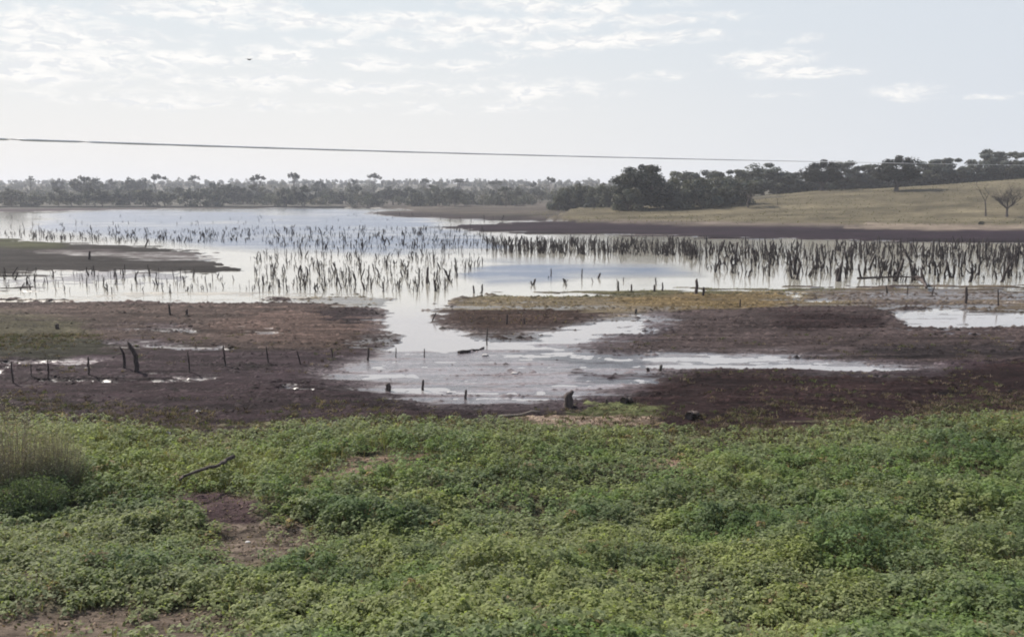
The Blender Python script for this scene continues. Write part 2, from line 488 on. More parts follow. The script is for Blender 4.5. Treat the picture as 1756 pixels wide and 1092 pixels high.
def mat_water():
    m, gg, o = new_mat('muddy_water')
    geo = gg.n('ShaderNodeNewGeometry').outputs[0]
    mp = gg.n('ShaderNodeMapping'); gg.set(mp.inputs[0], geo); mp.inputs['Scale'].default_value = (1, 1.8, 1)
    big = gg.noise(mp.outputs[0], 0.018, 4, 0.55, 0.6)
    riff = gg.n('ShaderNodeAttribute', attribute_name='ruffle').outputs[2]
    riff = gg.m('ADD', riff, gg.m('MULTIPLY', gg.m('SUBTRACT', big, .5), .5), clamp=True)
    r1 = gg.noise(mp.outputs[0], 1.6, 4, 0.6)
    r2 = gg.noise(mp.outputs[0], 7.0, 3, 0.6)
    p = gg.n('ShaderNodeBsdfPrincipled')
    sy = gg.n('ShaderNodeSeparateXYZ'); gg.set(sy.inputs[0], geo)
    gg.set(p.inputs['Base Color'], gg.mix(riff, gg.mix(gg.ramp(sy.outputs[1], 48, 62), (.31, .29, .285, 1), (.42, .40, .34, 1)), (.07, .10, .17, 1)))
    gg.set(p.inputs['Roughness'], gg.m('MULTIPLY_ADD', riff, 0.18, 0.06))
    p.inputs['IOR'].default_value = 1.45
    p.inputs['Specular IOR Level'].default_value = 0.6
    bu = gg.n('ShaderNodeBump'); bu.inputs['Distance'].default_value = 0.05
    gg.set(bu.inputs['Strength'], gg.m('MULTIPLY_ADD', riff, 0.8, 0.10))
    gg.set(bu.inputs['Height'], gg.m('MULTIPLY_ADD', r2, 0.35, r1))
    gg.set(p.inputs['Normal'], bu.outputs[0])
    m.node_tree.links.new(p.outputs[0], o.inputs[0])
    return m


def mat_leaf(name, tint=(1, 1, 1), trans=0.3, rough=0.55, spec=0.3):
    m, gg, o = new_mat(name)
    a = gg.n('ShaderNodeAttribute', attribute_name='tone').outputs[0]
    oi = gg.n('ShaderNodeObjectInfo')
    k = gg.m('MULTIPLY_ADD', oi.outputs['Random'], 0.35, 0.82)
    c = gg.mix(1.0, gg.mix(1.0, a, (*tint, 1), 'MULTIPLY'), k, 'MULTIPLY')
    p = gg.n('ShaderNodeBsdfPrincipled')
    gg.set(p.inputs['Base Color'], c); p.inputs['Roughness'].default_value = rough
    p.inputs['Specular IOR Level'].default_value = spec
    t = gg.n('ShaderNodeBsdfTranslucent')
    gg.set(t.inputs[0], gg.mix(1.0, c, (1.25, 1.35, .7, 1), 'MULTIPLY'))
    mx = gg.n('ShaderNodeMixShader'); mx.inputs[0].default_value = trans
    m.node_tree.links.new(p.outputs[0], mx.inputs[1]); m.node_tree.links.new(t.outputs[0], mx.inputs[2])
    m.node_tree.links.new(mx.outputs[0], o.inputs[0])
    return m


def mat_wood(name, c1, c2, scale=6.0):
    m, gg, o = new_mat(name)
    tcn = gg.n('ShaderNodeTexCoord').outputs['Object']
    mp = gg.n('ShaderNodeMapping'); gg.set(mp.inputs[0], tcn); mp.inputs['Scale'].default_value = (3, 3, .5)
    n_ = gg.noise(mp.outputs[0], scale, 6, 0.65)
    oi = gg.n('ShaderNodeObjectInfo')
    f = gg.m('ADD', gg.ramp(n_, .35, .7), gg.m('MULTIPLY_ADD', oi.outputs['Random'], .6, -.3), clamp=True)
    p = gg.n('ShaderNodeBsdfPrincipled')
    gg.set(p.inputs['Base Color'], gg.mix(f, (*c1, 1), (*c2, 1))); p.inputs['Roughness'].default_value = .85
    p.inputs['Specular IOR Level'].default_value = .2
    bu = gg.n('ShaderNodeBump'); bu.inputs['Strength'].default_value = .5; bu.inputs['Distance'].default_value = .02
    gg.set(bu.inputs['Height'], n_); gg.set(p.inputs['Normal'], bu.outputs[0])
    m.node_tree.links.new(p.outputs[0], o.inputs[0])
    return m


M = dict(ground=mat_ground(), water=mat_water(),
         tree=mat_leaf('tree_leaves', trans=.18, rough=.7, spec=.15),
         weed=mat_leaf('weed_leaves', trans=.42, rough=.65, spec=.12),
         dry=mat_leaf('dry_grass', trans=.25, rough=.8, spec=.1),
         bark=mat_wood('grey_bark', (.05, .042, .038), (.12, .10, .09)),
         dead=mat_wood('dead_wood', (.018, .014, .015), (.055, .045, .043)),
         deadpale=mat_wood('weathered_dead_wood', (.045, .038, .034), (.11, .095, .08)),
         post=mat_wood('old_post_wood', (.035, .027, .027), (.115, .092, .085)),
         twig=mat_wood('dry_twigs', (.20, .16, .13), (.34, .29, .23)),
         pale=mat_wood('pale_dry_wood', (.26, .21, .17), (.42, .36, .30)),
         stone=mat_wood('pale_stone', (.45, .42, .40), (.70, .66, .62), 3.0),
         wire=mat_wood('cable_sheath', (.78, .77, .76), (.86, .85, .84)),
         bird=mat_wood('dark_feathers', (.02, .02, .022), (.04, .038, .036)))


# ------------------------------------------------------------------ setting: ground and water
def build_ground():
    vs_ = np.arange(1230, 356.5, -1.35)
    ang = PITCH + np.arctan((vs_ - CY) / F_PX)
    rows = CAM_Z / np.tan(ang)
    rows = np.concatenate([[-5.2, -4, -2, 0, 1.5, 3, 4.5, 6, 7.5, 8.5, 9.3], rows[rows > 9.8], np.geomspace(500, 6500, 90)])
    sin_ = np.linspace(-.72, .72, 640)
    outer = np.geomspace(.73, 4.5, 26)
    cols = np.concatenate([-outer[::-1], sin_, outer])
    Yg, Sg = np.meshgrid(rows, cols, indexing='ij')
    Xg = Sg * (Yg + 6.0)
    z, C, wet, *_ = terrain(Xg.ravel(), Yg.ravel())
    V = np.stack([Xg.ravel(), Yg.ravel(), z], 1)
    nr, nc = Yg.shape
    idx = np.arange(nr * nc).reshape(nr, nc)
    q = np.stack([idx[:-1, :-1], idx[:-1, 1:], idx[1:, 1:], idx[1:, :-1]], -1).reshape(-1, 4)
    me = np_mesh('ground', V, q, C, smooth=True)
    a = me.attributes.new('wet', 'FLOAT', 'POINT'); a.data.foreach_set('value', wet.astype(np.float32))
    o = mesh_obj('ground', me, M['ground']); tag(o, kind='structure')


build_ground()
RUFFLED = [  # wind-ruffled, clearer water; elsewhere it lies calm and silty
    [(120, 362), (600, 360), (740, 372), (760, 392), (840, 404), (860, 426), (640, 434), (420, 428), (250, 412), (60, 396), (60, 376)],
    [(820, 462), (870, 448), (1000, 450), (1160, 460), (1190, 470), (1000, 476), (930, 486), (840, 488), (800, 476)]]


def build_water():
    vs_ = np.concatenate([np.arange(760, 357, -2.5), ])
    rows = CAM_Z / np.tan(PITCH + np.arctan((vs_ - CY) / F_PX))
    rows = np.concatenate([[18], rows[rows > 18.5], [500, 560, 640]])
    cols = np.concatenate([-np.geomspace(.73, 3, 8)[::-1], np.linspace(-.7, .7, 220), np.geomspace(.73, 3, 8)])
    Yg, Sg = np.meshgrid(rows, cols, indexing='ij')
    X, Y = (Sg * (Yg + 6)).ravel(), Yg.ravel()
    u, v = project(X, Y, np.zeros_like(X))
    s = X / Y; ly = np.log(Y)
    n_ = fbm(s * 5, ly * 16, 71, 4) - .5; n2_ = fbm(s * 12, ly * 70, 73, 4) - .5
    r = np.zeros(X.shape)
    for P, k in zip(RUFFLED, (1., .95)): r = np.maximum(r, k * pmask(u + 90 * n_, v + 14 * n_ + 8 * n2_, P, 26))
    r = np.clip(r * (1 + 1.4 * n2_) + .35 * n_, 0, 1)
    idx = np.arange(Yg.size).reshape(Yg.shape)
    q = np.stack([idx[:-1, :-1], idx[:-1, 1:], idx[1:, 1:], idx[1:, :-1]], -1).reshape(-1, 4)
    me = np_mesh('water', np.stack([X, Y, np.zeros_like(X)], 1), q, smooth=True)
    a = me.attributes.new('ruffle', 'FLOAT', 'POINT'); a.data.foreach_set('value', r.astype(np.float32))
    return mesh_obj('water', me, M['water'])


wo = build_water()
tag(wo, kind='structure')


# ------------------------------------------------------------------ geometry builders
class Tubes:
    def __init__(s): s.v, s.f, s.n = [], [], 0
    def tube(s, pts, rad, sides=6, cap=True):
        pts = [Vector(p) for p in pts]
        rings = []
        for i, p in enumerate(pts):
            d = (pts[min(i + 1, len(pts) - 1)] - pts[max(i - 1, 0)])
            if d.length < 1e-6: d = Vector((0, 0, 1))
            d.normalize()
            a = d.cross(Vector((0, 1, 0)) if abs(d.y) < .9 else Vector((1, 0, 0))).normalized()
            b = d.cross(a)
            r = rad[i]
            base = s.n
            for k in range(sides):
                t = 2 * math.pi * k / sides
                q = p + (a * math.cos(t) + b * math.sin(t)) * r * (1 + .12 * math.sin(k * 2.3 + i * 1.7))
                s.v.append(q)
            s.n += sides
            rings.append(base)
        for a_, b_ in zip(rings[:-1], rings[1:]):
            for k in range(sides):
                s.f.append((a_ + k, a_ + (k + 1) % sides, b_ + (k + 1) % sides, b_ + k))
        if cap:
            for rr in (rings[0], rings[-1]):
                s.f.append(tuple(rr + k for k in range(sides)))
        return s
    def mesh(s, name, mat=None):
        me = bpy.data.meshes.new(name)
        me.from_pydata([tuple(v) for v in s.v], [], s.f)
        me.polygons.foreach_set('use_smooth', [True] * len(me.polygons))
        me.update()
        if mat: me.materials.append(mat)
        return me


def leaf_quads(P, N, size, rng, asp=1.0):
    """square-ish leaf faces centred at P with normals N"""
    n = len(P)
    t = rng.normal(size=(n, 3))
    a = np.cross(N, t); a /= np.linalg.norm(a, axis=1)[:, None] + 1e-9
    b = np.cross(N, a)
    sz = np.asarray(size)[:, None] if np.ndim(size) else size
    a = a * sz * .5; b = b * sz * .5 * asp
    V = np.stack([P - a, P - b * .8, P + a, P + b], 1).reshape(-1, 3)
    Q = np.arange(4 * n).reshape(n, 4)
    return V, Q


def crown_mesh(name, h0, h1, rx, style, nclump, nleaf, size, rng, green=(.055, .062, .040)):
    """foliage in many separate clumps; style shapes where the clumps sit"""
    cs, rs = [], []
    hc, hh = (h0 + h1) / 2, (h1 - h0) / 2
    lop = rng.normal(0, .12, 2) * rx
    while len(cs) < nclump:
        p = rng.uniform(-1, 1, 3)
        r = np.linalg.norm(p)
        if r > 1: continue
        if style == 'umbrella':
            z = (1 - (p[0] ** 2 + p[1] ** 2)) * .6 + p[2] * .4
            q = np.array([p[0] * rx, p[1] * rx, hc + hh * z])
        elif style == 'round':
            if r < .45 and rng.random() < .7: continue
            q = np.array([p[0] * rx, p[1] * rx, hc + hh * p[2]])
        elif style == 'dome':
            if r < .55 and rng.random() < .8: continue
            zz_ = p[2] if p[2] > 0 else p[2] * .55
            q = np.array([p[0] * rx, p[1] * rx, h0 + (h1 - h0) * (.38 + .58 * zz_)])
        else:  # bush: wide and full to the ground
            q = np.array([p[0] * rx, p[1] * rx, h0 + (h1 - h0) * abs(p[2]) * (1 - .35 * (p[0] ** 2 + p[1] ** 2))])
        q[:2] += lop * (q[2] - h0) / (h1 - h0 + 1e-6)
        cs.append(q); rs.append(rng.uniform(.16, .34) * rx * (1.0 if style != 'umbrella' else .85))
    cs, rs = np.array(cs), np.array(rs)
    ci = rng.integers(0, nclump, nleaf)
    d = rng.normal(size=(nleaf, 3)); d /= np.linalg.norm(d, axis=1)[:, None]
    rr = rs[ci] * rng.uniform(.5, 1.08, nleaf)
    P = cs[ci] + d * rr[:, None] * np.array([1, 1, .85 if style != 'umbrella' else .7])
    P[:, 2] = np.maximum(P[:, 2], h0 * .6)
    N = d + rng.normal(0, .55, (nleaf, 3)) + np.array([0, 0, .35]); N /= np.linalg.norm(N, axis=1)[:, None]
    V, Q = leaf_quads(P, N, rng.uniform(.6, 1.3, nleaf) * size, rng)
    ct = rng.uniform(.75, 1.3, nclump)[ci] * rng.uniform(.8, 1.2, nleaf)
    warm = rng.uniform(-.12, .12, nclump)[ci]
    C = np.array(green)[None] * ct[:, None]
    C = C * np.stack([1 + warm, 1 + warm * .3, 1 - warm], 1)
    me = np_mesh(name, V, Q, np.repeat(C, 4, 0))
    return me, cs


def trunk_mesh(h0, h1, rx, r, cs, rng, limbs=6, lean=0.0):
    T = Tubes()
    top = Vector((lean * h0 * 1.3, 0, h0 + (h1 - h0) * .35))
    n = 5
    pts = [Vector((lean * top.z * (k / n) ** 1.5 + (rng.normal(0, .04) * h0 if k else 0), (rng.normal(0, .04) * h0 if k else 0), top.z * k / n - (.3 if k == 0 else 0))) for k in range(n + 1)]
    T.tube(pts, [r * (1.35 if k == 0 else 1 - .5 * k / n) for k in range(n + 1)], 7)
    order = rng.permutation(len(cs))[:limbs]
    for i in order:
        q = Vector(cs[i]); k = rng.integers(2, n)
        a = pts[k]
        if q.z < a.z: q.z = a.z + .1 * (h1 - h0)
        mid = (a + q) / 2 + Vector((0, 0, .08 * h1 * rng.uniform(-1, 1)))
        T.tube([a, mid, q], [r * .42, r * .28, r * .1], 5)
    return T.mesh('trunk', M['bark'])


PROTO = {}


def make_proto(key, h0, h1, rx, style, ncl, nl, size, r, green, limbs=6, lean=0., seed=1):
    rng = np.random.default_rng(seed)
    cm, cs = crown_mesh('crown', h0, h1, rx, style, ncl, nl, size, rng, green)
    cm.materials.append(M['tree'])
    PROTO[key] = (trunk_mesh(h0, h1, rx, r, cs, rng, limbs, lean), cm, h1, rx)


HG = (.058, .062, .050)
for k in range(3):
    make_proto(('far_round', k), 3 + k * .5, 12, 5.0 + .5 * k, 'dome', 34, 1300, .85, .28, HG, 5, 0, 20 + k)
    make_proto(('far_umbrella', k), 8.2, 13, 4.6, 'umbrella', 16, 500, .75, .26, HG, 7, .06 * (k - 1), 30 + k)
    make_proto(('far_bush', k), .3, 6 + k, 4.5, 'bush', 24, 700, .8, .22, HG, 4, 0, 40 + k)
    make_proto(('ridge_round', k), 1.4, 12, 4.9, 'dome', 60, 7000, .55, .38, (.088, .092, .076), 9, .04 * (k - 1), 50 + k)
    make_proto(('ridge_bush', k), .4, 8, 5.0, 'bush', 46, 5200, .55, .25, (.090, .094, .078), 6, 0, 60 + k)
make_proto(('big_dark', 0), .4, 15.4, 6.2, 'dome', 110, 15000, .55, .5, (.034, .038, .030), 12, 0, 71)
make_proto(('spread_dark', 0), 3.4, 13.0, 5.6, 'dome', 80, 8500, .5, .55, (.034, .035, .030), 12, 0, 72)
make_proto(('low_open', 0), 2.4, 7.5, 4.6, 'umbrella', 46, 3000, .38, .25, (.036, .036, .032), 12, .05, 73)
make_proto(('far_thin', 0), 8.5, 12.5, 2.0, 'round', 8, 260, .6, .2, HG, 4, .1, 74)


def tree(key, x, y, h, wscale, label, group=None, name='tree', z=None, rz=None):
    tm, cm, h1, rx = PROTO[key]
    s = h / h1
    zz = ground_at(x, y) if z is None else z
    e = empty(name, (x, y, zz - .05), random.uniform(0, 6.28) if rz is None else rz)
    e.scale = (s * wscale, s * wscale, s)
    tag(e, label, 'tree', group)
    t = bpy.data.objects.new('trunk', tm); col.objects.link(t); t.parent = e
    c = bpy.data.objects.new('crown', cm); col.objects.link(c); c.parent = e
    return e


def tree_px(key, u, vtop, Y, wpx, label, group=None, name='tree', rz=None):
    """tree whose top stands at pixel row vtop and whose crown spans wpx pixels, at ground distance Y"""
    p = at(u, vtop, Y)
    z = ground_at(p.x, Y)
    h = max(2.0, p.z - z)
    tm, cm, h1, rx = PROTO[key]
    wsc = (wpx / F_PX * Y / 2) / (rx * 1.12 * h / h1)
    return tree(key, p.x, Y, h, wsc, label, group, name, z, rz)


# ---- the distant woodland beyond the lake: one mass, too far to count
def build_woodland():
    rng = np.random.default_rng(5)
    VV, CC = [], []
    n = 2400
    Y = 500 * (1700 / 500) ** rng.uniform(0.02, 1, n)
    s = rng.uniform(-1.15, .17, n)
    X = s * Y
    Z = terrain(X, Y)[0]
    for i in range(n):
        m = 110 if Y[i] < 750 else (60 if Y[i] < 1100 else 36)
        h = rng.uniform(4.0, 8.5); w = rng.uniform(3.5, 7.5); lift = rng.uniform(0, .25) * h
        d = rng.normal(size=(m, 3)); d /= np.linalg.norm(d, axis=1)[:, None]
        lobes = rng.normal(0, .45, (5, 3))
        li = rng.integers(0, 5, m)
        P = lobes[li] + d * rng.uniform(.35, .75, m)[:, None]
        P = P * np.array([w * .6, w * .6, h * .42]) + [X[i], Y[i], Z[i] + h * .48 + lift * .5]
        P[:, 2] = np.maximum(P[:, 2], Z[i] + .2)
        N = d + rng.normal(0, .5, (m, 3)) + [0, 0, .3]; N /= np.linalg.norm(N, axis=1)[:, None]
        sz = rng.uniform(.7, 1.5, m) * (1.0 if Y[i] < 750 else 1.7 if Y[i] < 1100 else 2.6)
        V, Q = leaf_quads(P, N, sz, rng)
        kind = rng.random()
        g_ = np.array((.068, .070, .055) if kind < .55 else (.115, .105, .085) if kind < .85 else (.05, .055, .04))
        C = g_ * rng.uniform(.75, 1.3) * rng.uniform(.8, 1.2, m)[:, None]
        VV.append(V); CC.append(np.repeat(C, 4, 0))
    V = np.concatenate(VV); C = np.concatenate(CC)
    me = np_mesh('woodland', V, np.arange(len(V)).reshape(-1, 4), C)
    o = mesh_obj('woodland', me, M['tree'])
    tag(o, 'hazy grey-green woodland covering the far shore behind the lake', 'woodland', kind='stuff')


build_woodland()

# ---- single trees standing out of the far tree line
EMERGENT = [
    (52, 301, 700, 12, 'far_thin', 'thin-topped tree poking above the tree line at the far left'),
    (98, 304, 760, 24, 'far_round', 'small round tree above the tree line, just left of the broad round one'),
    (145, 297, 640, 56, 'far_round', 'broad round tree standing highest in the left end of the tree line'),
    (190, 307, 800, 24, 'far_round', 'low round crown just right of the broad round tree on the left'),
    (222, 302, 720, 32, 'far_round', 'rounded crown, left one of a close pair on the left skyline'),
    (240, 301, 740, 22, 'far_round', 'rounded crown, right one of a close pair on the left skyline'),
    (266, 298, 660, 34, 'far_umbrella', 'dark umbrella-shaped crown right of the close pair of rounded crowns'),
    (333, 301, 760, 26, 'far_umbrella', 'small flat umbrella tree alone on the skyline above the left dead stumps'),
    (374, 309, 640, 40, 'far_round', 'dark round tree above the shore between two flat umbrella trees'),
    (443, 299, 640, 36, 'far_umbrella', 'wide flat-topped umbrella tree in the left middle of the skyline'),
    (503, 296, 660, 28, 'far_umbrella', 'narrow umbrella tree on a bare trunk, right of the wide flat-topped one'),
    (547, 306, 720, 26, 'far_round', 'ragged tree just right of the narrow umbrella tree on a bare trunk'),
    (606, 308, 780, 24, 'far_round', 'low ragged crown left of the lone umbrella tree at the middle skyline'),
    (640, 297, 720, 28, 'far_umbrella', 'lone umbrella tree standing clear above the middle skyline'),
    (727, 306, 760, 18, 'far_umbrella', 'small umbrella crown right of the lone one at the middle skyline'),
    (787, 306, 720, 26, 'far_thin', 'thin leaning tree on the skyline above the channel'),
    (850, 310, 740, 36, 'far_umbrella', 'pale flat-crowned tree on the skyline above the dark round bush'),
    (942, 303, 640, 20, 'far_umbrella', 'slim tree on the skyline left of the low dark thicket'),
    (916, 311, 700, 22, 'far_round', 'low round crown on the skyline beside the slim tree'),
    (868, 320, 470, 34, 'far_umbrella', 'dark mushroom-shaped tree standing alone in front of the far woodland'),
]
for i, (u, vt, Y, w, k, lab) in enumerate(EMERGENT):
    tree_px((k, i % 3 if k != 'far_thin' else 0), u, vt, Y, w, lab, 'trees rising from the far tree line')
rr = random.Random(3)
for i in range(56):
    u = -160 + i * 20.0 + rr.uniform(-8, 8)
    Y = rr.uniform(492, 600)
    vt = rr.uniform(317, 332) - (5 if 360 < u < 570 else 0)
    k = rr.choice(['far_round', 'far_round', 'far_bush'])
    tree_px((k, rr.randrange(3)), u, vt, Y, rr.uniform(28, 52), 'dark low tree in the row along the far lake shore', 'low trees along the far shore')
for i in range(18):
    u = -140 + i * 62 + rr.uniform(-12, 12)
    if 940 < u: continue
    tree_px(('far_round', rr.randrange(3)), u, rr.uniform(309, 316), rr.uniform(900, 1300), rr.uniform(12, 24),
            'tiny round crown on the hazy skyline plateau', 'tiny crowns along the skyline plateau')

# ---- the thicket and ridge trees on the right
RIDGE = [
    (960, 318, 330, 34, 'ridge_bush', 'low dark tree at the left end of the thicket'),
    (990, 314, 330, 44, 'ridge_bush', 'low rounded tree second in the thicket left of the tall dark tree'),
    (1020, 315, 325, 40, 'ridge_bush', 'low dark tree midway along the thicket left of the tall dark tree'),
    (1046, 311, 320, 40, 'ridge_bush', 'low tree touching the left side of the tall dark tree'),
    (1102, 279, 268, 84, 'big_dark', 'tall dark dense tree, the biggest crown at the edge of the straw field'),
    (1078, 318, 262, 50, 'ridge_bush', 'round bush at the left foot of the tall dark tree'),
    (1148, 300, 272, 50, 'ridge_bush', 'rounded grey-green tree against the right side of the tall dark tree'),
    (1172, 286, 345, 54, 'ridge_round', 'open pale crown showing above the thicket right of the tall dark tree'),
    (1185, 300, 262, 56, 'ridge_bush', 'full grey-green tree in the front of the thicket, two crowns from the tall one'),
    (1222, 299, 266, 56, 'ridge_bush', 'full grey-green tree at the middle front of the thicket'),
    (1262, 300, 270, 50, 'ridge_bush', 'grey-green tree behind the small dark spreading tree'),
    (1284, 318, 255, 52, 'low_open', 'small dark spreading tree on several stems at the right end of the thicket'),
    (1215, 292, 350, 56, 'ridge_round', 'grey crown rising behind the middle of the thicket'),
    (1262, 284, 350, 66, 'ridge_round', 'broad rounded crown left of the tallest crown behind the thicket'),
    (1310, 279, 345, 76, 'ridge_round', 'broad pale crown, tallest of those behind the right end of the thicket'),
    (1345, 300, 335, 46, 'ridge_round', 'lower crown where the ridge trees meet the straw field'),
    (1372, 290, 345, 46, 'ridge_round', 'rounded ridge tree left of the one with a clear trunk'),
    (1411, 274, 318, 58, 'spread_dark', 'dark ridge tree on a clear trunk left of the big spreading one'),
    (1452, 276, 350, 56, 'ridge_round', 'rounded ridge tree right of the dark one on a clear trunk'),
    (1494, 275, 350, 62, 'ridge_round', 'rounded ridge tree just behind and left of the big spreading tree'),
    (1540, 267, 292, 64, 'spread_dark', 'big spreading dark tree on a thick trunk standing out in the straw field'),
    (1588, 277, 345, 56, 'ridge_round', 'ridge tree right of the big spreading dark tree'),
    (1635, 264, 345, 64, 'ridge_round', 'tall domed ridge tree between the spreading tree and the frame edge'),
    (1672, 277, 350, 44, 'ridge_round', 'lower ridge tree right of the tall domed one'),
    (1692, 255, 365, 30, 'far_umbrella', 'small tufted crown rising above the right end of the ridge'),
    (1728, 252, 345, 66, 'ridge_round', 'tallest ridge tree near the right edge of the picture'),
    (1775, 262, 345, 60, 'ridge_round', 'ridge tree cut off by the right edge of the picture'),
    (1432, 300, 352, 40, 'ridge_bush', 'undergrowth tree between the two trunks left on the ridge'),
    (1476, 303, 348, 46, 'ridge_bush', 'undergrowth tree below the rounded ridge trees, left of the thick trunk'),
    (1562, 298, 348, 46, 'ridge_bush', 'undergrowth tree right behind the thick trunk of the spreading tree'),
    (1612, 290, 350, 46, 'ridge_bush', 'undergrowth tree left below the tall domed ridge tree'),
    (1700, 283, 350, 50, 'ridge_bush', 'undergrowth tree below the small tufted crown'),
    (1750, 285, 350, 50, 'ridge_bush', 'undergrowth tree at the right edge of the ridge'),
    (1390, 300, 352, 44, 'ridge_bush', 'undergrowth tree left of the dark ridge tree on a clear trunk'),
]
for i, (u, vt, Y, w, k, lab) in enumerate(RIDGE):
    kk = (k, 0 if k in ('big_dark', 'spread_dark', 'low_open') else i % 3)
    tree_px(kk, u, vt, Y, w * 1.32, lab, 'trees of the thicket and ridge')
for u in range(1820, 2300, 45):
    tree_px(('ridge_round', u % 3), u, 255 + random.uniform(-8, 8), 345, 70, 'ridge tree beyond the right edge of the picture', 'ridge trees past the right edge')
gr = random.Random(8)
for u in range(1335, 1830, 22):
    vb = float(np.interp(u, [1300, 1400, 1500, 1600, 1756, 1900], [338, 328, 325, 318, 305, 300]))
    tree_px(('ridge_bush', gr.randrange(3)), u + gr.uniform(-6, 6), vb - gr.uniform(14, 24), 352, gr.uniform(30, 46),
            'low bushy tree of the undergrowth filling the foot of the ridge', 'undergrowth along the ridge')
for (u, v, w, h, lab) in ((912, 350, 22, 12, 'small dark bush on the grassy bank left of the thicket'),
                          (1683, 385, 10, 6, 'tiny dark bush on the straw slope below the bare trees')):
    p = hit(u, v)
    tm, cm, h1, rx = PROTO[('far_bush', 0)]
    e = tree(('ridge_bush', 1), p.x, p.y, h / F_PX * p.y, 1.4, lab, None, 'bush', p.z); e['category'] = 'bush'


# ---- leafless trees on the slope
def bare_tree(u, v, vtop, spread, seed, depth, label, nfork=3, trunk_r=.16, lean=0.):
    rng = random.Random(seed)
    p = hit(u, v)
    H = (v - vtop) / F_PX * p.y
    T, B = Tubes(), Tubes()
    trunk_h = H * (.30 if nfork > 3 else .5)
    pts = [Vector((lean * trunk_h * (k / 4) ** 2, 0, trunk_h * k / 4 - .1)) for k in range(5)]
    T.tube(pts, [trunk_r * (1.4, 1.05, .95, .9, .85)[k] for k in range(5)], 7)

    def grow(a, d, L, r, lev):
        pts_ = [a]; q = a.copy(); dd = d.copy()
        for _ in range(3):
            dd = (dd + Vector((rng.gauss(0, .16), rng.gauss(0, .16), .06))).normalized()
            q = q + dd * L / 3; pts_.append(q.copy())
        B.tube(pts_, [r, r * .8, r * .62, r * .45], 5 if lev < 2 else 4, cap=False)
        if lev >= depth: return
        for _ in range(rng.choice((2, 3)) + (1 if nfork > 3 else 0)):
            t = rng.randint(1, 3)
            nd = (dd + Vector((rng.gauss(0, .55), rng.gauss(0, .55), rng.gauss(.0, .3)))).normalized()
            grow(pts_[t], nd, L * rng.uniform(.6, .8), r * .55, lev + 1)
    for k in range(nfork):
        an = 2 * math.pi * k / nfork + rng.uniform(-.4, .4)
        d = Vector((math.cos(an) * spread, math.sin(an) * spread, 1)).normalized()
        grow(pts[-1 if nfork < 4 else rng.choice((3, 4))], d, H * .36, trunk_r * .55, 0)
    e = empty('bare_tree', p); tag(e, label, 'tree')
    mesh_obj('trunk', T.mesh('trunk', M['bark']), None, e)
    mesh_obj('branches', B.mesh('branches', M['bark']), None, e)
    return e


bare_tree(1690, 371, 318, .35, 4, 3, 'slender leafless tree on the straw slope left of the round bare one', 2, .17, -.1)
bare_tree(1726, 372, 322, 1.25, 9, 4, 'round twiggy leafless tree on the straw slope near the right edge', 6, .30)
bare_tree(1333, 352, 332, .6, 14, 2, 'thin leafless sapling on the straw field right of the thicket', 2, .07)

# ------------------------------------------------------------------ dead trunks standing in the lake
STICKS = []
for k in range(12):
    rng = random.Random(100 + k)
    T = Tubes()
    lean = rng.gauss(0, .085)
    n = 6
    pts, x, y = [], 0., 0.
    for i in range(n + 1):
        t = i / n
        x = lean * t + (.05 if k % 3 == 0 else .025) * math.sin(3 * t + k) + rng.gauss(0, .007); y = rng.gauss(0, .01)
        pts.append(Vector((x, y, t - (.25 if i == 0 else 0))))
    w = rng.uniform(.026, .045)
    T.tube(pts, [w * (1.25 - .55 * i / n) for i in range(n + 1)], 6)
    if k % 3 == 0:                                         # a forked top
        a = pts[3 + (k % 2)]
        sx = -1 if lean > 0 else 1
        T.tube([a, a + Vector((.10 * sx, .02, .12)), a + Vector((.15 * sx, .0, .33))], [w * .7, w * .55, w * .35], 5)
    if k % 4 == 1:                                         # a broken side stub
        a = pts[4]
        T.tube([a, a + Vector((.12, .0, .05))], [w * .5, w * .3], 5)
    if k % 5 == 2:
        T.tube([pts[2], pts[2] + Vector((-.12, .03, .16)), pts[2] + Vector((-.2, .03, .2))], [w * .55, w * .4, w * .2], 5)
    STICKS.append(T.mesh('dead_trunk', M['dead']))
STICKS_PALE = []
for me in STICKS[:6]:
    c = me.copy(); c.materials.clear(); c.materials.append(M['deadpale']); STICKS_PALE.append(c)

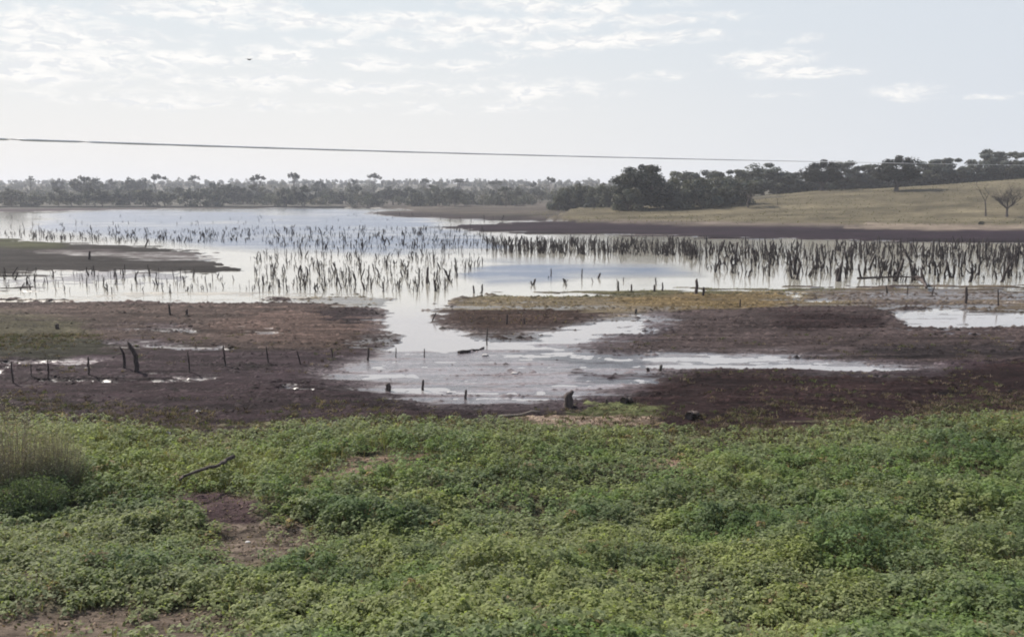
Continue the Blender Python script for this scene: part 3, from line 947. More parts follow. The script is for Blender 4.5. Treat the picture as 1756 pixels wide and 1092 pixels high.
# zone: polygon, count, height range (m), pale share, label, group
ZONES = [
    ([(-60, 402), (60, 396), (430, 392), (430, 416), (250, 416), (100, 412), (-60, 406)], 520, (.5, 1.25), .1,
     'thin dark dead trunk in the left stand of the flooded lake', 'dead trunks in the left stand'),
    ([(420, 390), (820, 392), (860, 408), (840, 426), (520, 428), (420, 414)], 640, (.5, 1.4), .1,
     'dark dead trunk standing in the blue water of the mid lake', 'dead trunks in the middle stand'),
    ([(430, 432), (850, 424), (820, 462), (760, 500), (560, 502), (440, 490), (430, 460)], 640, (.35, 1.15), .55,
     'slim weathered dead trunk in the pale shallows before the channel', 'dead trunks in the pale shallows'),
    ([(830, 414), (1180, 416), (1200, 440), (1000, 438), (850, 436)], 700, (.6, 1.7), 0,
     'dark dead trunk in the band beyond the open blue pool', 'dead trunks beyond the blue pool'),
    ([(1160, 420), (1756, 424), (1900, 428), (1900, 484), (1420, 484), (1250, 476), (1180, 450)], 1150, (.5, 1.95), .05,
     'dark dead trunk in the dense right-hand stand below the dark shore', 'dead trunks in the dense right stand'),
    ([(-100, 462), (300, 466), (420, 480), (520, 496), (460, 506), (200, 504), (-100, 494)], 240, (.25, .75), .4,
     'short stake-like dead stem in the wet flat below the left spit', 'short stems below the left spit'),
    ([(600, 366), (880, 378), (740, 384), (420, 378)], 40, (.6, 1.4), 0,
     'tiny far dead stem in the water near the distant shore', 'far dead stems near the distant shore'),
    ([(880, 470), (1150, 472), (1150, 492), (880, 496)], 12, (.4, .9), 0,
     'short dead stub at the edge of the open blue pool', 'short stubs round the blue pool'),
    ([(-100, 372), (400, 366), (560, 380), (200, 396), (-100, 396)], 90, (.7, 1.5), .4,
     'faint far dead stem in the bright water at the far left', 'faint far stems at the far left'),
]
cand = []
zr = random.Random(42)
for zi, (poly, cnt, (h0, h1), pale, lab, grp) in enumerate(ZONES):
    P = np.array(poly, float)
    got = 0
    while got < cnt:
        u = zr.uniform(P[:, 0].min(), P[:, 0].max()); v = zr.uniform(P[:, 1].min(), P[:, 1].max())
        if zi == 4 and zr.random() < .45: v = zr.uniform(416, 446)
        if poly_sd(np.array([u]), np.array([v]), poly)[0] < 0: continue
        nz = float(vnoise(np.array([u / 26.]), np.array([v / 9.]), 77)[0])
        if nz < .30 and zr.random() < .4: continue          # clumps and gaps
        d = px_dir(u, v); k = CAM_Z / -d.z
        x, y = d.x * k, d.y * k
        h = zr.uniform(h0, h1) * (1.18 if zr.random() < .1 else 1)
        cand.append((h / y * F_PX, x, y, h, zr.random() < pale, zi, u))
        got += 1
zs = terrain(np.array([c[1] for c in cand]), np.array([c[2] for c in cand]))[0]
order = sorted(range(len(cand)), key=lambda i: -cand[i][0])
single = set(i for i in order if -20 < cand[i][6] < 1776)
single = set([i for i in order if i in single][:285])
restV, restF, nv = [], [], 0
restV2, restF2, nv2 = [], [], 0
for i in order:
    _, x, y, h, pale, zi, u = cand[i]
    me = zr.choice(STICKS_PALE if pale else STICKS)
    rz = zr.choice((0, math.pi)) + zr.uniform(-.7, .7)
    wsc = zr.choice((.55, .8, 1., 1.25, 1.75)) * zr.uniform(.85, 1.15) * (2.2 / h) ** (.25 if zi in (2, 5) else .5)
    lx, ly = zr.gauss(0, .07), zr.gauss(0, .07)
    if i in single:
        o = bpy.data.objects.new('dead_tree', me); col.objects.link(o)
        o.location = (x, y, min(float(zs[i]), .3)); o.rotation_euler = (lx, ly, rz); o.scale = (h * wsc, h * wsc, h)
        tag(o, ZONES[zi][4], 'dead tree', ZONES[zi][5])
    else:
        co = np.array([v_.co[:] for v_ in me.vertices]) * [h * wsc, h * wsc, h]
        c_, s_ = math.cos(rz), math.sin(rz)
        co[:, 0] += lx * co[:, 2]; co[:, 1] += ly * co[:, 2]
        X = co[:, 0] * c_ - co[:, 1] * s_ + x; Yy = co[:, 0] * s_ + co[:, 1] * c_ + y
        co = np.stack([X, Yy, co[:, 2] + min(float(zs[i]), .3)], 1)
        restV.append(co); restF += [tuple(a + nv for a in p_.vertices) for p_ in me.polygons]; nv += len(co)
me = bpy.data.meshes.new('dead_thicket')
me.from_pydata([tuple(v) for v in np.concatenate(restV)], [], restF); me.update()
o = mesh_obj('dead_thicket', me, M['dead'])
tag(o, 'countless thin far-off dead trunks standing across the flooded lake', 'dead trees', 'dead trunks across the lake', 'stuff')


# ------------------------------------------------------------------ single stumps, posts and fallen wood
def stump(u, v, vtop, name, label, cat, lean=0., thick=.06, mat='post', seed=0, bend=0., extra=None, group=None, taper=.25):
    rng = random.Random(seed + int(u))
    p = hit(u, v)
    H = (v - vtop) / F_PX * p.y
    T = Tubes()
    n = 6
    pts = []
    for i in range(n + 1):
        t = i / n
        pts.append(Vector((lean * H * t + bend * H * math.sin(t * math.pi) * .5 + (rng.gauss(0, .012) * H if 0 < i < n else 0), rng.gauss(0, .01) * H, H * t - (.25 if i == 0 else 0))))
    T.tube(pts, [thick * (1.15 - taper * i / n) for i in range(n)] + [thick * (.5 if taper < .4 else .25)], 8)
    if extra: extra(T, pts, H, thick)
    o = mesh_obj(name, T.mesh(name, M[mat]), None, None, p)
    o.rotation_euler = (0, 0, rng.uniform(-.2, .2))
    return tag(o, label, cat, group)


POSTS = [
    (22, 657, 618, .0, .05, 'tall fence post nearest the bottom left puddles, first of the post row'),
    (54, 645, 622, .03, .035, 'short thin fence post second from the left in the post row'),
    (84, 650, 616, -.02, .045, 'fence post third from the left in the post row'),
    (152, 643, 610, .0, .06, 'straight thick fence post left of the two curved dead trees'),
    (325, 638, 600, .02, .05, 'straight fence post on the purple mud right of the curved dead trees'),
    (387, 628, 590, -.03, .055, 'fence post with a thicker head, right of the one by the curved dead trees'),
    (460, 622, 593, -.08, .055, 'fence post between the thick-headed post and the leaning post'),
    (516, 624, 600, -.20, .05, 'fence post leaning left at the edge of the brown mud'),
    (570, 613, 597, .0, .04, 'short fence post just left of the wet flat'),
    (631, 618, 595, .04, .075, 'stout dark fence post at the left bank of the channel'),
    (679, 613, 595, .0, .035, 'thin fence post standing in the channel beside the stout one'),
    (728, 613, 597, .02, .04, 'small fence post farthest right in the row, in the wet channel'),
]
for (u, v, vt, ln, th, lab) in POSTS:
    stump(u, v, vt, 'fence_post', lab, 'fence post', ln * 1.6 + .05 * math.sin(u), th * .6, 'post', 0, 0, None, 'wooden posts of the old fence row')
# a strand of wire between the first posts
a, b, c = hit(22, 657), hit(54, 645), hit(84, 650)
T = Tubes()
pts = []
for p, q in ((a, b), (b, c)):
    for k in range(7):
        t = k / 6
        w_ = p.lerp(q, t); w_.z = p.z + (q.z - p.z) * t + .42 - .05 * math.sin(math.pi * t)
        pts.append(w_)
T.tube(pts, [.009] * len(pts), 5)
tag(mesh_obj('fence_wire', T.mesh('fence_wire', M['post'])), 'sagging wire strung along the three leftmost fence posts', 'wire')


def fork(T, pts, H, th):
    a = pts[3]
    T.tube([a, a + Vector((-.10 * H, 0, .16 * H)), a + Vector((-.26 * H, 0, .30 * H))], [th * .6, th * .5, th * .25], 6)


def knob(T, pts, H, th):
    a = pts[-2]
    T.tube([a, a + Vector((.16 * H, 0, .10 * H)), a + Vector((.24 * H, 0, .16 * H)), a + Vector((.32 * H, 0, .12 * H))], [th * .6, th * .5, th * .75, th * .5], 7)
    b_ = pts[0] + Vector((0, 0, .25))
    T.tube([b_, b_ + Vector((-.24 * H, 0, .05 * H))], [th * 1.2, th * .7], 6)


stump(212, 632, 592, 'curved_dead_tree', 'smaller curved dead tree with its top bent left, on the purple mud', 'dead tree', -.12, .06, 'post', 1, .22, None, None, .6)
stump(232, 637, 583, 'curved_dead_tree', 'taller curved dead tree with a forked top, beside the smaller bent one', 'dead tree', -.22, .09, 'post', 2, .30, fork, None, .5)
STUMPS = [
    (975, 698, 672, .0, .17, 'thick stump with a knobbly arm raised right, at the green tongue of weeds', knob, .3),
    (666, 670, 656, .0, .11, 'squat dark stump at the lower left edge of the wet flat', None, .2),
    (725, 669, 650, .05, .05, 'thin upright stub in the lower part of the wet flat', None, .2),
    (798, 684, 667, .08, .05, 'thin stub at the bottom edge of the wet flat', None, .2),
    (1040, 692, 683, .0, .05, 'small stub between the knobbly stump and the dark lump', None, .2),
    (1112, 637, 630, -.3, .07, 'low dark stub, left one of a pair right of the wet flat', None, .2),
    (1132, 636, 625, .2, .07, 'low dark stub, right one of a pair right of the wet flat', None, .2),
    (153, 445, 430, .15, .16, 'short dark stump standing on the grey left spit', None, .3),
    (249, 424, 409, .45, .14, 'stump leaning right at the tip edge of the left spit', None, .4),
    (1194, 504, 477, .02, .16, 'tall dark stump on the tan island shore at the right stand', None, .4),
    (1206, 507, 492, .02, .12, 'short stump beside the tall dark stump on the tan shore', None, .2),
    (1656, 520, 490, -.02, .12, 'upright dark post-like stump alone on the wet right shore', None, .1),
    (1522, 503, 489, -.25, .09, 'left of the thin stumps below the fallen log', None, .4),
    (1556, 505, 489, .02, .05, 'thin stem right below the middle of the fallen log', None, .3),
    (1598, 505, 491, .3, .07, 'thin leaning stump right of the fallen log', None, .3),
    (1712, 524, 494, -.1, .06, 'thin stem on the wet right shore near the picture edge', None, .3),
    (1269, 526, 513, .0, .06, 'small stub on the orange-tan part of the island', None, .2),
    (1090, 538, 529, .1, .10, 'dark knob where the tan island meets the right mud', None, .2),
    (869, 556, 538, .05, .07, 'left stub of a pair on the brown underside of the island', None, .2),
    (899, 556, 544, -.05, .06, 'right stub of a pair on the brown underside of the island', None, .2),
    (835, 592, 560, .02, .035, 'tall thin pole standing in the channel below the island', None, .2),
    (292, 540, 521, -.1, .08, 'left short stump of a pair on the brown mud below the lake', None, .3),
    (320, 541, 530, .1, .10, 'right short stump of a pair on the brown mud below the lake', None, .3),
    (98, 564, 555, .0, .10, 'small dark stub on the olive mud at the far left', None, .2),
    (741, 550, 536, .5, .06, 'leaning stub left of the island in the channel', None, .3),
    (826, 503, 487, .1, .09, 'dark stump at the left end of the island shore', None, .3),
    (813, 503, 489, -.1, .09, 'dark stump left beside the one at the end of the island shore', None, .3),
    (1060, 498, 482, .0, .10, 'sturdy stump on the island shore below the blue pool', None, .3),
    (1083, 500, 487, .0, .09, 'stump just right of the sturdy one on the island shore', None, .3),
    (1122, 500, 488, .0, .10, 'left stump of a pair on the shore right of the blue pool', None, .3),
    (1136, 499, 484, .0, .08, 'right stump of a pair on the shore right of the blue pool', None, .3),
    (998, 477, 460, .0, .07, 'upright stump in the middle of the blue pool', None, .3),
    (945, 474, 460, .0, .07, 'upright stump on the left side of the blue pool', None, .3),
    (915, 488, 478, .3, .12, 'dark hunched stump at the near edge of the blue pool', None, .3),
    (1026, 477, 468, .4, .12, 'dark hunched stump right of the middle of the blue pool', None, .3),
    (732, 486, 458, .05, .13, 'thick weathered trunk in the pale shallows above the channel', None, .3),
]
for (u, v, vt, ln, th, lab, ex, tp) in STUMPS:
    stump(u, v, vt, 'stump', lab, 'stump', ln, th * (.7 if v < 560 else .85), 'deadpale' if (u % 3 == 1) else 'post', 3, 0, ex, 'scattered stumps on shore and mud', tp)


def fallen(pix, rad, name, label, cat, mat='post', lift=.05, branch=True, seed=1):
    rng = random.Random(seed)
    pts = []
    for (u, v) in pix:
        p = hit(u, v); p.z += lift; pts.append(p)
    o0 = pts[0].copy()
    fine = []
    for a_, b_ in zip(pts[:-1], pts[1:]):
        for k in range(3): fine.append(a_.lerp(b_, k / 3) - o0 + Vector((rng.gauss(0, .02), rng.gauss(0, .03), rng.gauss(0, .015))))
    fine.append(pts[-1] - o0)
    n = len(fine)
    T = Tubes().tube(fine, [rad * (1.1 - .55 * i / (n - 1)) for i in range(n)], 7)
    if branch:
        for i in (n // 3, 2 * n // 3):
            a_ = fine[i]
            T.tube([a_, a_ + Vector((rng.uniform(-.5, .5) * 4 * rad, .02, 3.5 * rad)), a_ + Vector((rng.uniform(-1, 1) * 5 * rad, .02, 7 * rad))], [rad * .5, rad * .4, rad * .15], 5)
    return tag(mesh_obj(name, T.mesh(name, M[mat]), None, None, o0), label, cat)


fallen([(1470, 487), (1510, 485), (1545, 484), (1582, 486)], .09, 'fallen_log', 'dark fallen log lying along the shore of the right stand', 'log', lift=.45)
fallen([(1572, 482), (1580, 486), (1586, 494), (1588, 500)], .18, 'root_stump', 'dark upturned root mass at the right end of the fallen log', 'stump', lift=.3)
fallen([(786, 606), (805, 603), (818, 601), (830, 597)], .07, 'driftwood', 'dark bent driftwood lying in the middle of the channel', 'driftwood', lift=.04, branch=False, seed=4)
fallen([(400, 822), (388, 829), (378, 838), (350, 846), (318, 858), (310, 866)], .045, 'fallen_branch', 'dark crooked branch lying on the weeds above the dark mud hollow', 'branch', lift=.55, branch=False)
fallen([(852, 717), (880, 714), (925, 708)], .05, 'pale_branch', 'pale dry branch on the bare strip at the edge of the weeds', 'branch', 'pale', .05, False)
fallen([(1180, 720), (1186, 714), (1198, 718)], .12, 'dead_root', 'dark tangled root lump on the red-brown mud above the weeds', 'stump', lift=.12, branch=False)
fallen([(1068, 692), (1076, 687), (1082, 692)], .12, 'dead_root', 'dark low root lump just above the green tongue of weeds', 'stump', lift=.08, branch=False)
fallen([(60, 637), (90, 635), (118, 638)], .03, 'fallen_branch', 'thin dark branch on the mud beside the leftmost fence posts', 'branch', lift=.05, branch=False, seed=8)


def stone(u, v, r, label, seed):
    import bmesh
    rng = random.Random(seed)
    p = hit(u, v)
    bm = bmesh.new()
    bmesh.ops.create_icosphere(bm, subdivisions=2, radius=r)
    for v_ in bm.verts:
        v_.co *= rng.uniform(.8, 1.15); v_.co.z *= .55; v_.co.x *= 1.3
    me_ = bpy.data.meshes.new('stone'); bm.to_mesh(me_); bm.free()
    p.z += r * .2
    tag(mesh_obj('stone', me_, M['stone'], None, p), label, 'stone', 'pale stones and clods')


stone(286, 744, .09, 'pale stone lying at the upper edge of the weeds on the left', 1)
stone(425, 930, .04, 'pale stone on the bare soil patch in the weeds', 2)
stone(882, 641, .10, 'whitish clod in the middle of the wet flat', 3)
stone(832, 610, .12, 'whitish clod right below the driftwood', 4)
stone(340, 706, .07, 'pale stone on the purple mud above the left weeds', 5)
stone(770, 674, .08, 'whitish clod near the bottom edge of the wet flat', 6)
stone(650, 636, .09, 'whitish clod at the left side of the wet flat', 7)


# ------------------------------------------------------------------ foreground weeds
def veg_maps(x, y):
    z, C, wet, u, v, F = terrain(x, y)
    n0 = fbm(x * .9, y * .9, 61, 4); n1 = fbm(x * .35, y * .35, 67, 3)
    uw = u + 60 * (n0 - .5); vw = v + 22 * (n0 - .5)
    top = np.interp(uw, [-400, 0, 150, 270, 400, 520, 700, 850, 1100, 1200, 1350, 1500, 1600, 1756, 2200],
                    [690, 698, 706, 735, 742, 728, 722, 722, 736, 742, 737, 722, 712, 702, 690])
    D = sstep(vw - top, -4, 10) * (.55 + .45 * sstep(vw - top, 5, 45))
    D = np.maximum(D, pmask(uw, vw, [(960, 702), (1060, 695), (1140, 700), (1130, 716), (980, 716)], 8))

    def bare(poly, k=1., fe=14):
        nonlocal D
        D = D * (1 - k * pmask(uw, vw, poly, fe, 2))
    bare([(350, 908), (420, 890), (520, 900), (545, 930), (480, 958), (370, 960)], .95, 30)
    bare([(310, 862), (380, 848), (430, 870), (450, 900), (360, 905)], .93, 26)
    bare([(-300, 1060), (60, 1045), (200, 1030), (330, 1028), (440, 1050), (480, 1100), (440, 1300), (-300, 1300)], .96, 36)
    bare([(330, 940), (420, 925), (540, 925), (520, 975), (400, 985)], .8, 26)
    bare([(1230, 1075), (1460, 1070), (1480, 1200), (1230, 1200)], .6, 30)
    bare(ell(0, 0, 185, 806, 38, 9), .92)
    bare([(470, 850), (600, 800), (720, 772), (760, 782), (620, 832), (500, 872)], .86, 20)
    bare([(270, 880), (330, 840), (420, 838), (470, 880), (440, 905), (330, 905)], .75, 26)
    bare(ell(0, 0, 1150, 795, 34, 10), .7)
    bare(ell(0, 0, 1350, 1082, 110, 14), .6)
    bare([(850, 716), (960, 706), (1110, 716), (1120, 728), (960, 736)], .95, 8)
    bare([(850, 712), (1130, 718), (1130, 726), (860, 726)], .8, 8)
    thin = sstep(n1, .42, .30) * .35
    D = D * (1 - thin)
    # height of the growth
    Hh = .14 + .26 * sstep(n1, .35, .66) + .12 * (n0 - .5)
    dark = np.zeros(x.shape)  # mask of shadowed hollows: shade painted into leaf colour, growth also taller
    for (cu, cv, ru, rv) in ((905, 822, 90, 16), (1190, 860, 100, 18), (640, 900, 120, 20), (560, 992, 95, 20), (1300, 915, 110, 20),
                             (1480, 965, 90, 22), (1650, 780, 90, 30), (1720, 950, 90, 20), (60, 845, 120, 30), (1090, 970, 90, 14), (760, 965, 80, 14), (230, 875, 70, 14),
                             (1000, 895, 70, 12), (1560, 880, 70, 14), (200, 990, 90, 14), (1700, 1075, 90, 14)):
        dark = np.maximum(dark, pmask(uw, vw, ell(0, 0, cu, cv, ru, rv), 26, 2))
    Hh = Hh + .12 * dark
    Hh = Hh * sstep(vw - top, -20, 60) * .75 + Hh * .25
    return z, D, Hh, dark, u, v, n0, n1


def build_weeds():
    rng = np.random.default_rng(12)
    N = 30000
    Y = 8.0 + (27 - 8.0) * rng.uniform(0, 1, N) ** 1.05
    X = rng.uniform(-.82, .82, N) * (Y + 1.5)
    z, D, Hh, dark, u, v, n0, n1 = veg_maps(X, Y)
    keep = (rng.random(N) < D) & (u > -320) & (u < 2080) & (v > 690) & (v < 1300)
    X, Y, z, Hh, dark, u, v, n0, n1 = [a[keep] for a in (X, Y, z, Hh, dark, u, v, n0, n1)]
    n = len(X)
    k = np.where(Y < 13, 30, np.where(Y < 18, 24, 18))
    idx = np.repeat(np.arange(n), k)
    m = len(idx)
    # tone of a plant: fresh green, yellow-green or dull, by patches
    fresh = np.array((.166, .230, .092)); yell = np.array((.262, .292, .128)); dull = np.array((.218, .240, .152)); shade_green = np.array((.066, .112, .058)); rusty = np.array((.25, .19, .11))
    a = fbm(X * .5, Y * .5, 91, 3); b = fbm(X * 1.7, Y * 1.7, 95, 3)
    P = fresh + (yell - fresh) * sstep(a, .40, .62)[:, None]
    P = P + (dull - P) * (sstep(b, .42, .62) * .6)[:, None]
    left = sstep(u, 620, 250) * sstep(v, 960, 780) * .6
    P = P + (yell - P) * left[:, None]
    P = P + (dull - P) * (sstep(v, 800, 730) * .55)[:, None]
    leftlow = sstep(u, 560, 200) * sstep(v, 830, 930) * .5
    P = P + (dull - P) * leftlow[:, None]
    P = P + (shade_green - P) * (dark * .55)[:, None]  # shade of the hollows put into the leaves as deeper green
    r_ = rng.random(n) < .012 + .10 * sstep(v, 770, 715)
    P[r_] = rusty * rng.uniform(.7, 1.2, r_.sum())[:, None]
    P *= rng.uniform(.80, 1.2, n)[:, None]
    hgt = Hh * rng.uniform(.35, 1.35, n)
    R_ = rng.uniform(.09, .21, n)
    # leaves of each plant in whorls round its stalk
    th = rng.uniform(0, 2 * np.pi, m)
    lev = rng.uniform(0, 1, m) ** .8
    rad = R_[idx] * np.sqrt(np.maximum(1.03 - lev ** 2, 0)) * rng.uniform(.7, 1.1, m)
    cx = X[idx] + np.cos(th) * rad; cy = Y[idx] + np.sin(th) * rad
    cz = z[idx] + np.maximum(hgt[idx] - R_[idx] * .9, .0) + R_[idx] * .95 * lev + rng.normal(0, .015, m)
    L = rng.uniform(.045, .085, m) * (1 + .22 * (Y[idx] > 16)); Wd = L * rng.uniform(.55, .85, m)
    tilt = rng.normal(.15, .34, m)                 # tip below or above the stalk end
    d = np.stack([np.cos(th) * np.cos(tilt), np.sin(th) * np.cos(tilt), -np.sin(tilt)], 1)
    sd = np.stack([-np.sin(th), np.cos(th), rng.normal(0, .22, m)], 1)
    p0 = np.stack([cx, cy, cz], 1)
    base = p0 - d * L[:, None] * .5; tip = p0 + d * L[:, None] * .55 + [0, 0, -.006]
    s1 = p0 + sd * Wd[:, None] * .5 + [0, 0, .008]; s2 = p0 - sd * Wd[:, None] * .5 + [0, 0, .008]
    V = np.stack([base, s1, tip, s2], 1).reshape(-1, 3)
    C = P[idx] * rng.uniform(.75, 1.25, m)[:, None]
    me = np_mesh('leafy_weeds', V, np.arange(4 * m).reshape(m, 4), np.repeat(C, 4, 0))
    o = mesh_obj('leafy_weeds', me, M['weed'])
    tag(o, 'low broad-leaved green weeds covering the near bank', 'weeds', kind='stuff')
    print('weeds', n, m)


def blades(name, X, Y, z, H, C, lean, wid, rng):
    n = len(X)
    th = rng.uniform(0, 2 * np.pi, n)
    sx, sy = np.cos(th) * wid, np.sin(th) * wid
    lx, ly = rng.normal(0, lean, n) * H, rng.normal(0, lean, n) * H
    b0 = np.stack([X - sx, Y - sy, z], 1); b1 = np.stack([X + sx, Y + sy, z], 1)
    m1 = np.stack([X + lx * .4 + sx * .7, Y + ly * .4 + sy * .7, z + H * .6], 1)
    m0 = np.stack([X + lx * .4 - sx * .7, Y + ly * .4 - sy * .7, z + H * .6], 1)
    t0 = np.stack([X + lx - sx * .12, Y + ly - sy * .12, z + H], 1); t1 = np.stack([X + lx + sx * .12, Y + ly + sy * .12, z + H], 1)
    V = np.stack([b0, b1, m1, m0, t1, t0], 1).reshape(-1, 3)
    i = np.arange(n)[:, None] * 6
    Q = np.concatenate([i + [0, 1, 2, 3], i + [3, 2, 4, 5]], 0)
    return np_mesh(name, V, Q, np.repeat(C, 6, 0))


def build_grass():
    rng = np.random.default_rng(21)
    N = 150000
    Y = rng.uniform(8, 27, N); X = rng.uniform(-.82, .82, N) * (Y + 1.5)
    z, D, Hh, dark, u, v, n0, n1 = veg_maps(X, Y)
    g_ = .10 + .9 * pmask(u, v, [(100, 715), (300, 735), (520, 760), (560, 800), (420, 840), (250, 830), (120, 790)], 40, 2)
    g_ = g_ + .35 * pmask(u, v, [(-300, 700), (130, 700), (140, 800), (-300, 820)], 40, 2)
    g_ = g_ + .25 * sstep(v, 780, 735) + .2 * sstep(n1, .5, .7)
    kp = (rng.random(N) < np.clip(g_, 0, 1) * np.maximum(D, .05)) & (u > -320) & (u < 2080) & (v > 695)
    X, Y, z, Hh, u, v, n1 = [a[kp] for a in (X, Y, z, Hh, u, v, n1)]
    n = len(X)
    H = (Hh * rng.uniform(.6, 1.25, n) + .03)
    C = np.array((.150, .175, .055)) + (np.array((.29, .24, .13)) - np.array((.150, .175, .055))) * (rng.random(n) ** 2)[:, None]
    C = C * rng.uniform(.7, 1.25, n)[:, None]
    me = blades('grass', X, Y, z, H, C, .35, rng.uniform(.004, .009, n), rng)
    o = mesh_obj('grass', me, M['dry'])
    tag(o, 'yellow-green grass blades mixed among the near weeds', 'grass', kind='stuff')
    print('grass', n)


def build_margin():
    """sparse seedlings and dry tufts scattered on the mud between weeds and flat"""
    rng = np.random.default_rng(33)
    N = 90000
    Y = rng.uniform(17, 44, N); X = rng.uniform(-.75, .75, N) * Y
    z, C0, wet, u, v, F = terrain(X, Y)
    n0 = fbm(X * .8, Y * .8, 41, 3)
    topv = np.interp(u, [-400, 0, 270, 520, 850, 1200, 1500, 1756, 2200], [665, 680, 705, 705, 712, 712, 700, 672, 660])
    k = sstep(v - topv, -30, 35) * .55 * sstep(n0, .3, .55)
    k = k + .5 * pmask(u, v, [(-300, 545), (120, 550), (180, 575), (60, 600), (-300, 600)], 20) + .10 * (v < 640) * sstep(n0, .5, .65)
    k = k + .10 * pmask(u, v, [(1150, 640), (1700, 645), (1700, 700), (1250, 725)], 30) * sstep(n0, .4, .6)
    kp = (rng.random(N) < k) & (z > .05) & (v < 760) & (u > -300) & (u < 2060)
    X, Y, z, u, v = [a[kp] for a in (X, Y, z, u, v)]
    n = len(X); m = 12
    idx = np.repeat(np.arange(n), m)
    kind = rng.random(n)
    pal = np.array([(.26, .20, .16), (.17, .15, .10), (.10, .072, .062), (.13, .15, .07)])
    P = pal[np.searchsorted([.30, .52, .80], kind)] * rng.uniform(.6, 1.15, n)[:, None]
    r = rng.uniform(.03, .10, n)[idx]
    XX = X[idx] + rng.normal(0, 1, n * m) * r; YY = Y[idx] + rng.normal(0, 1, n * m) * r
    H = rng.uniform(.03, .13, n)[idx] * rng.uniform(.5, 1.1, n * m)
    C = P[idx] * rng.uniform(.75, 1.25, n * m)[:, None]
    me = blades('dry_tufts', XX, YY, z[idx] - .01, H, C, .7, rng.uniform(.007, .017, n * m), rng)
    o = mesh_obj('dry_tufts', me, M['dry'])
    tag(o, 'scattered small dry and green tufts dotting the dark mud', 'tufts', kind='stuff')
    print('margin', n)


def build_reeds():
    """short straw fringe on the island and the shore edge"""
    rng = np.random.default_rng(44)
    N = 60000
    Y = rng.uniform(38, 80, N); X = rng.uniform(-.65, .65, N) * Y
    z, C0, wet, u, v, F = terrain(X, Y)
    k = .55 * pmask(u, v, [(780, 508), (1000, 497), (1200, 493), (1500, 494), (1480, 520), (1100, 530), (820, 530)], 12) + .12 * pmask(u, v, [(440, 508), (640, 504), (740, 520), (560, 524)], 12)
    k = k + .10 * pmask(u, v, [(760, 535), (1080, 535), (900, 575), (820, 575)], 10) + .2 * pmask(u, v, [(1400, 494), (1756, 492), (1756, 525), (1450, 522)], 10)
    n0 = fbm(X * .3, Y * .3, 47, 3)
    kp = (rng.random(N) < k * sstep(n0, .25, .6)) & (z > .03)
    X, Y, z, u, v = [a[kp] for a in (X, Y, z, u, v)]
    n = len(X)
    green = sstep(v, 504, 498)
    C = np.array((.24, .185, .105)) + (np.array((.17, .18, .07)) - np.array((.24, .185, .105))) * green[:, None]
    C = C * rng.uniform(.5, 1.2, n)[:, None]
    me = blades('island_grass', X, Y, z - .01, rng.uniform(.05, .16, n), C, .8, rng.uniform(.012, .03, n), rng)
    o = mesh_obj('island_grass', me, M['dry'])
    tag(o, 'short straw-coloured grass on the low island and lake edge', 'grass', kind='stuff')


def build_field_grass():
    """tussocks on the straw slope"""
    rng = np.random.default_rng(55)
    N = 9000
    Y = rng.uniform(190, 345, N); X = rng.uniform(.02, .78, N) * Y
    z, C0, wet, u, v, F = terrain(X, Y)
    n0 = fbm(X * .05, Y * .05, 57, 4)
    kp = (rng.random(N) < .15 + .8 * sstep(n0, .35, .6)) & (z > .7) & (v < 388)
    X, Y, z, n0 = [a[kp] for a in (X, Y, z, n0)]
    n = len(X)
    C = np.array((.165, .14, .092)) + (np.array((.135, .125, .075)) - np.array((.165, .14, .092))) * sstep(n0, .4, .6)[:, None]
    C = C * rng.uniform(.75, 1.15, n)[:, None]
    me = blades('field_grass', X, Y, z - .02, rng.uniform(.06, .22, n), C, .8, rng.uniform(.10, .3, n), rng)
    o = mesh_obj('field_grass', me, M['dry'])
    tag(o, 'dry straw-coloured grass tussocks covering the right-hand slope', 'grass', kind='stuff')


def build_litter():
    """fallen leaves, crumbs of earth and twigs on the bare soil"""
    rng = np.random.default_rng(66)
    N = 60000
    Y = rng.uniform(8, 24, N); X = rng.uniform(-.8, .5, N) * (Y + 1.5)
    z, D, Hh, dark, u, v, n0, n1 = veg_maps(X, Y)
    kp = (rng.random(N) < .9 * (1 - D) + .02) & (v > 735) & (u > -250) & (u < 1800)
    X, Y, z = X[kp], Y[kp], z[kp]
    n = len(X)
    Nn = rng.normal(0, .5, (n, 3)) + [0, 0, 1]; Nn /= np.linalg.norm(Nn, axis=1)[:, None]
    V, Q = leaf_quads(np.stack([X, Y, z + .015], 1), Nn, rng.uniform(.02, .075, n), rng, .6)
    pal = np.array([(.30, .22, .16), (.10, .07, .06), (.05, .036, .034), (.20, .14, .11), (.15, .15, .07)])
    C = pal[rng.integers(0, 5, n)] * rng.uniform(.7, 1.2, n)[:, None]
    o = mesh_obj('leaf_litter', np_mesh('leaf_litter', V, Q, np.repeat(C, 4, 0)), M['dry'])
    tag(o, 'dead leaves and crumbs of earth on the bare soil patches', 'litter', kind='stuff')


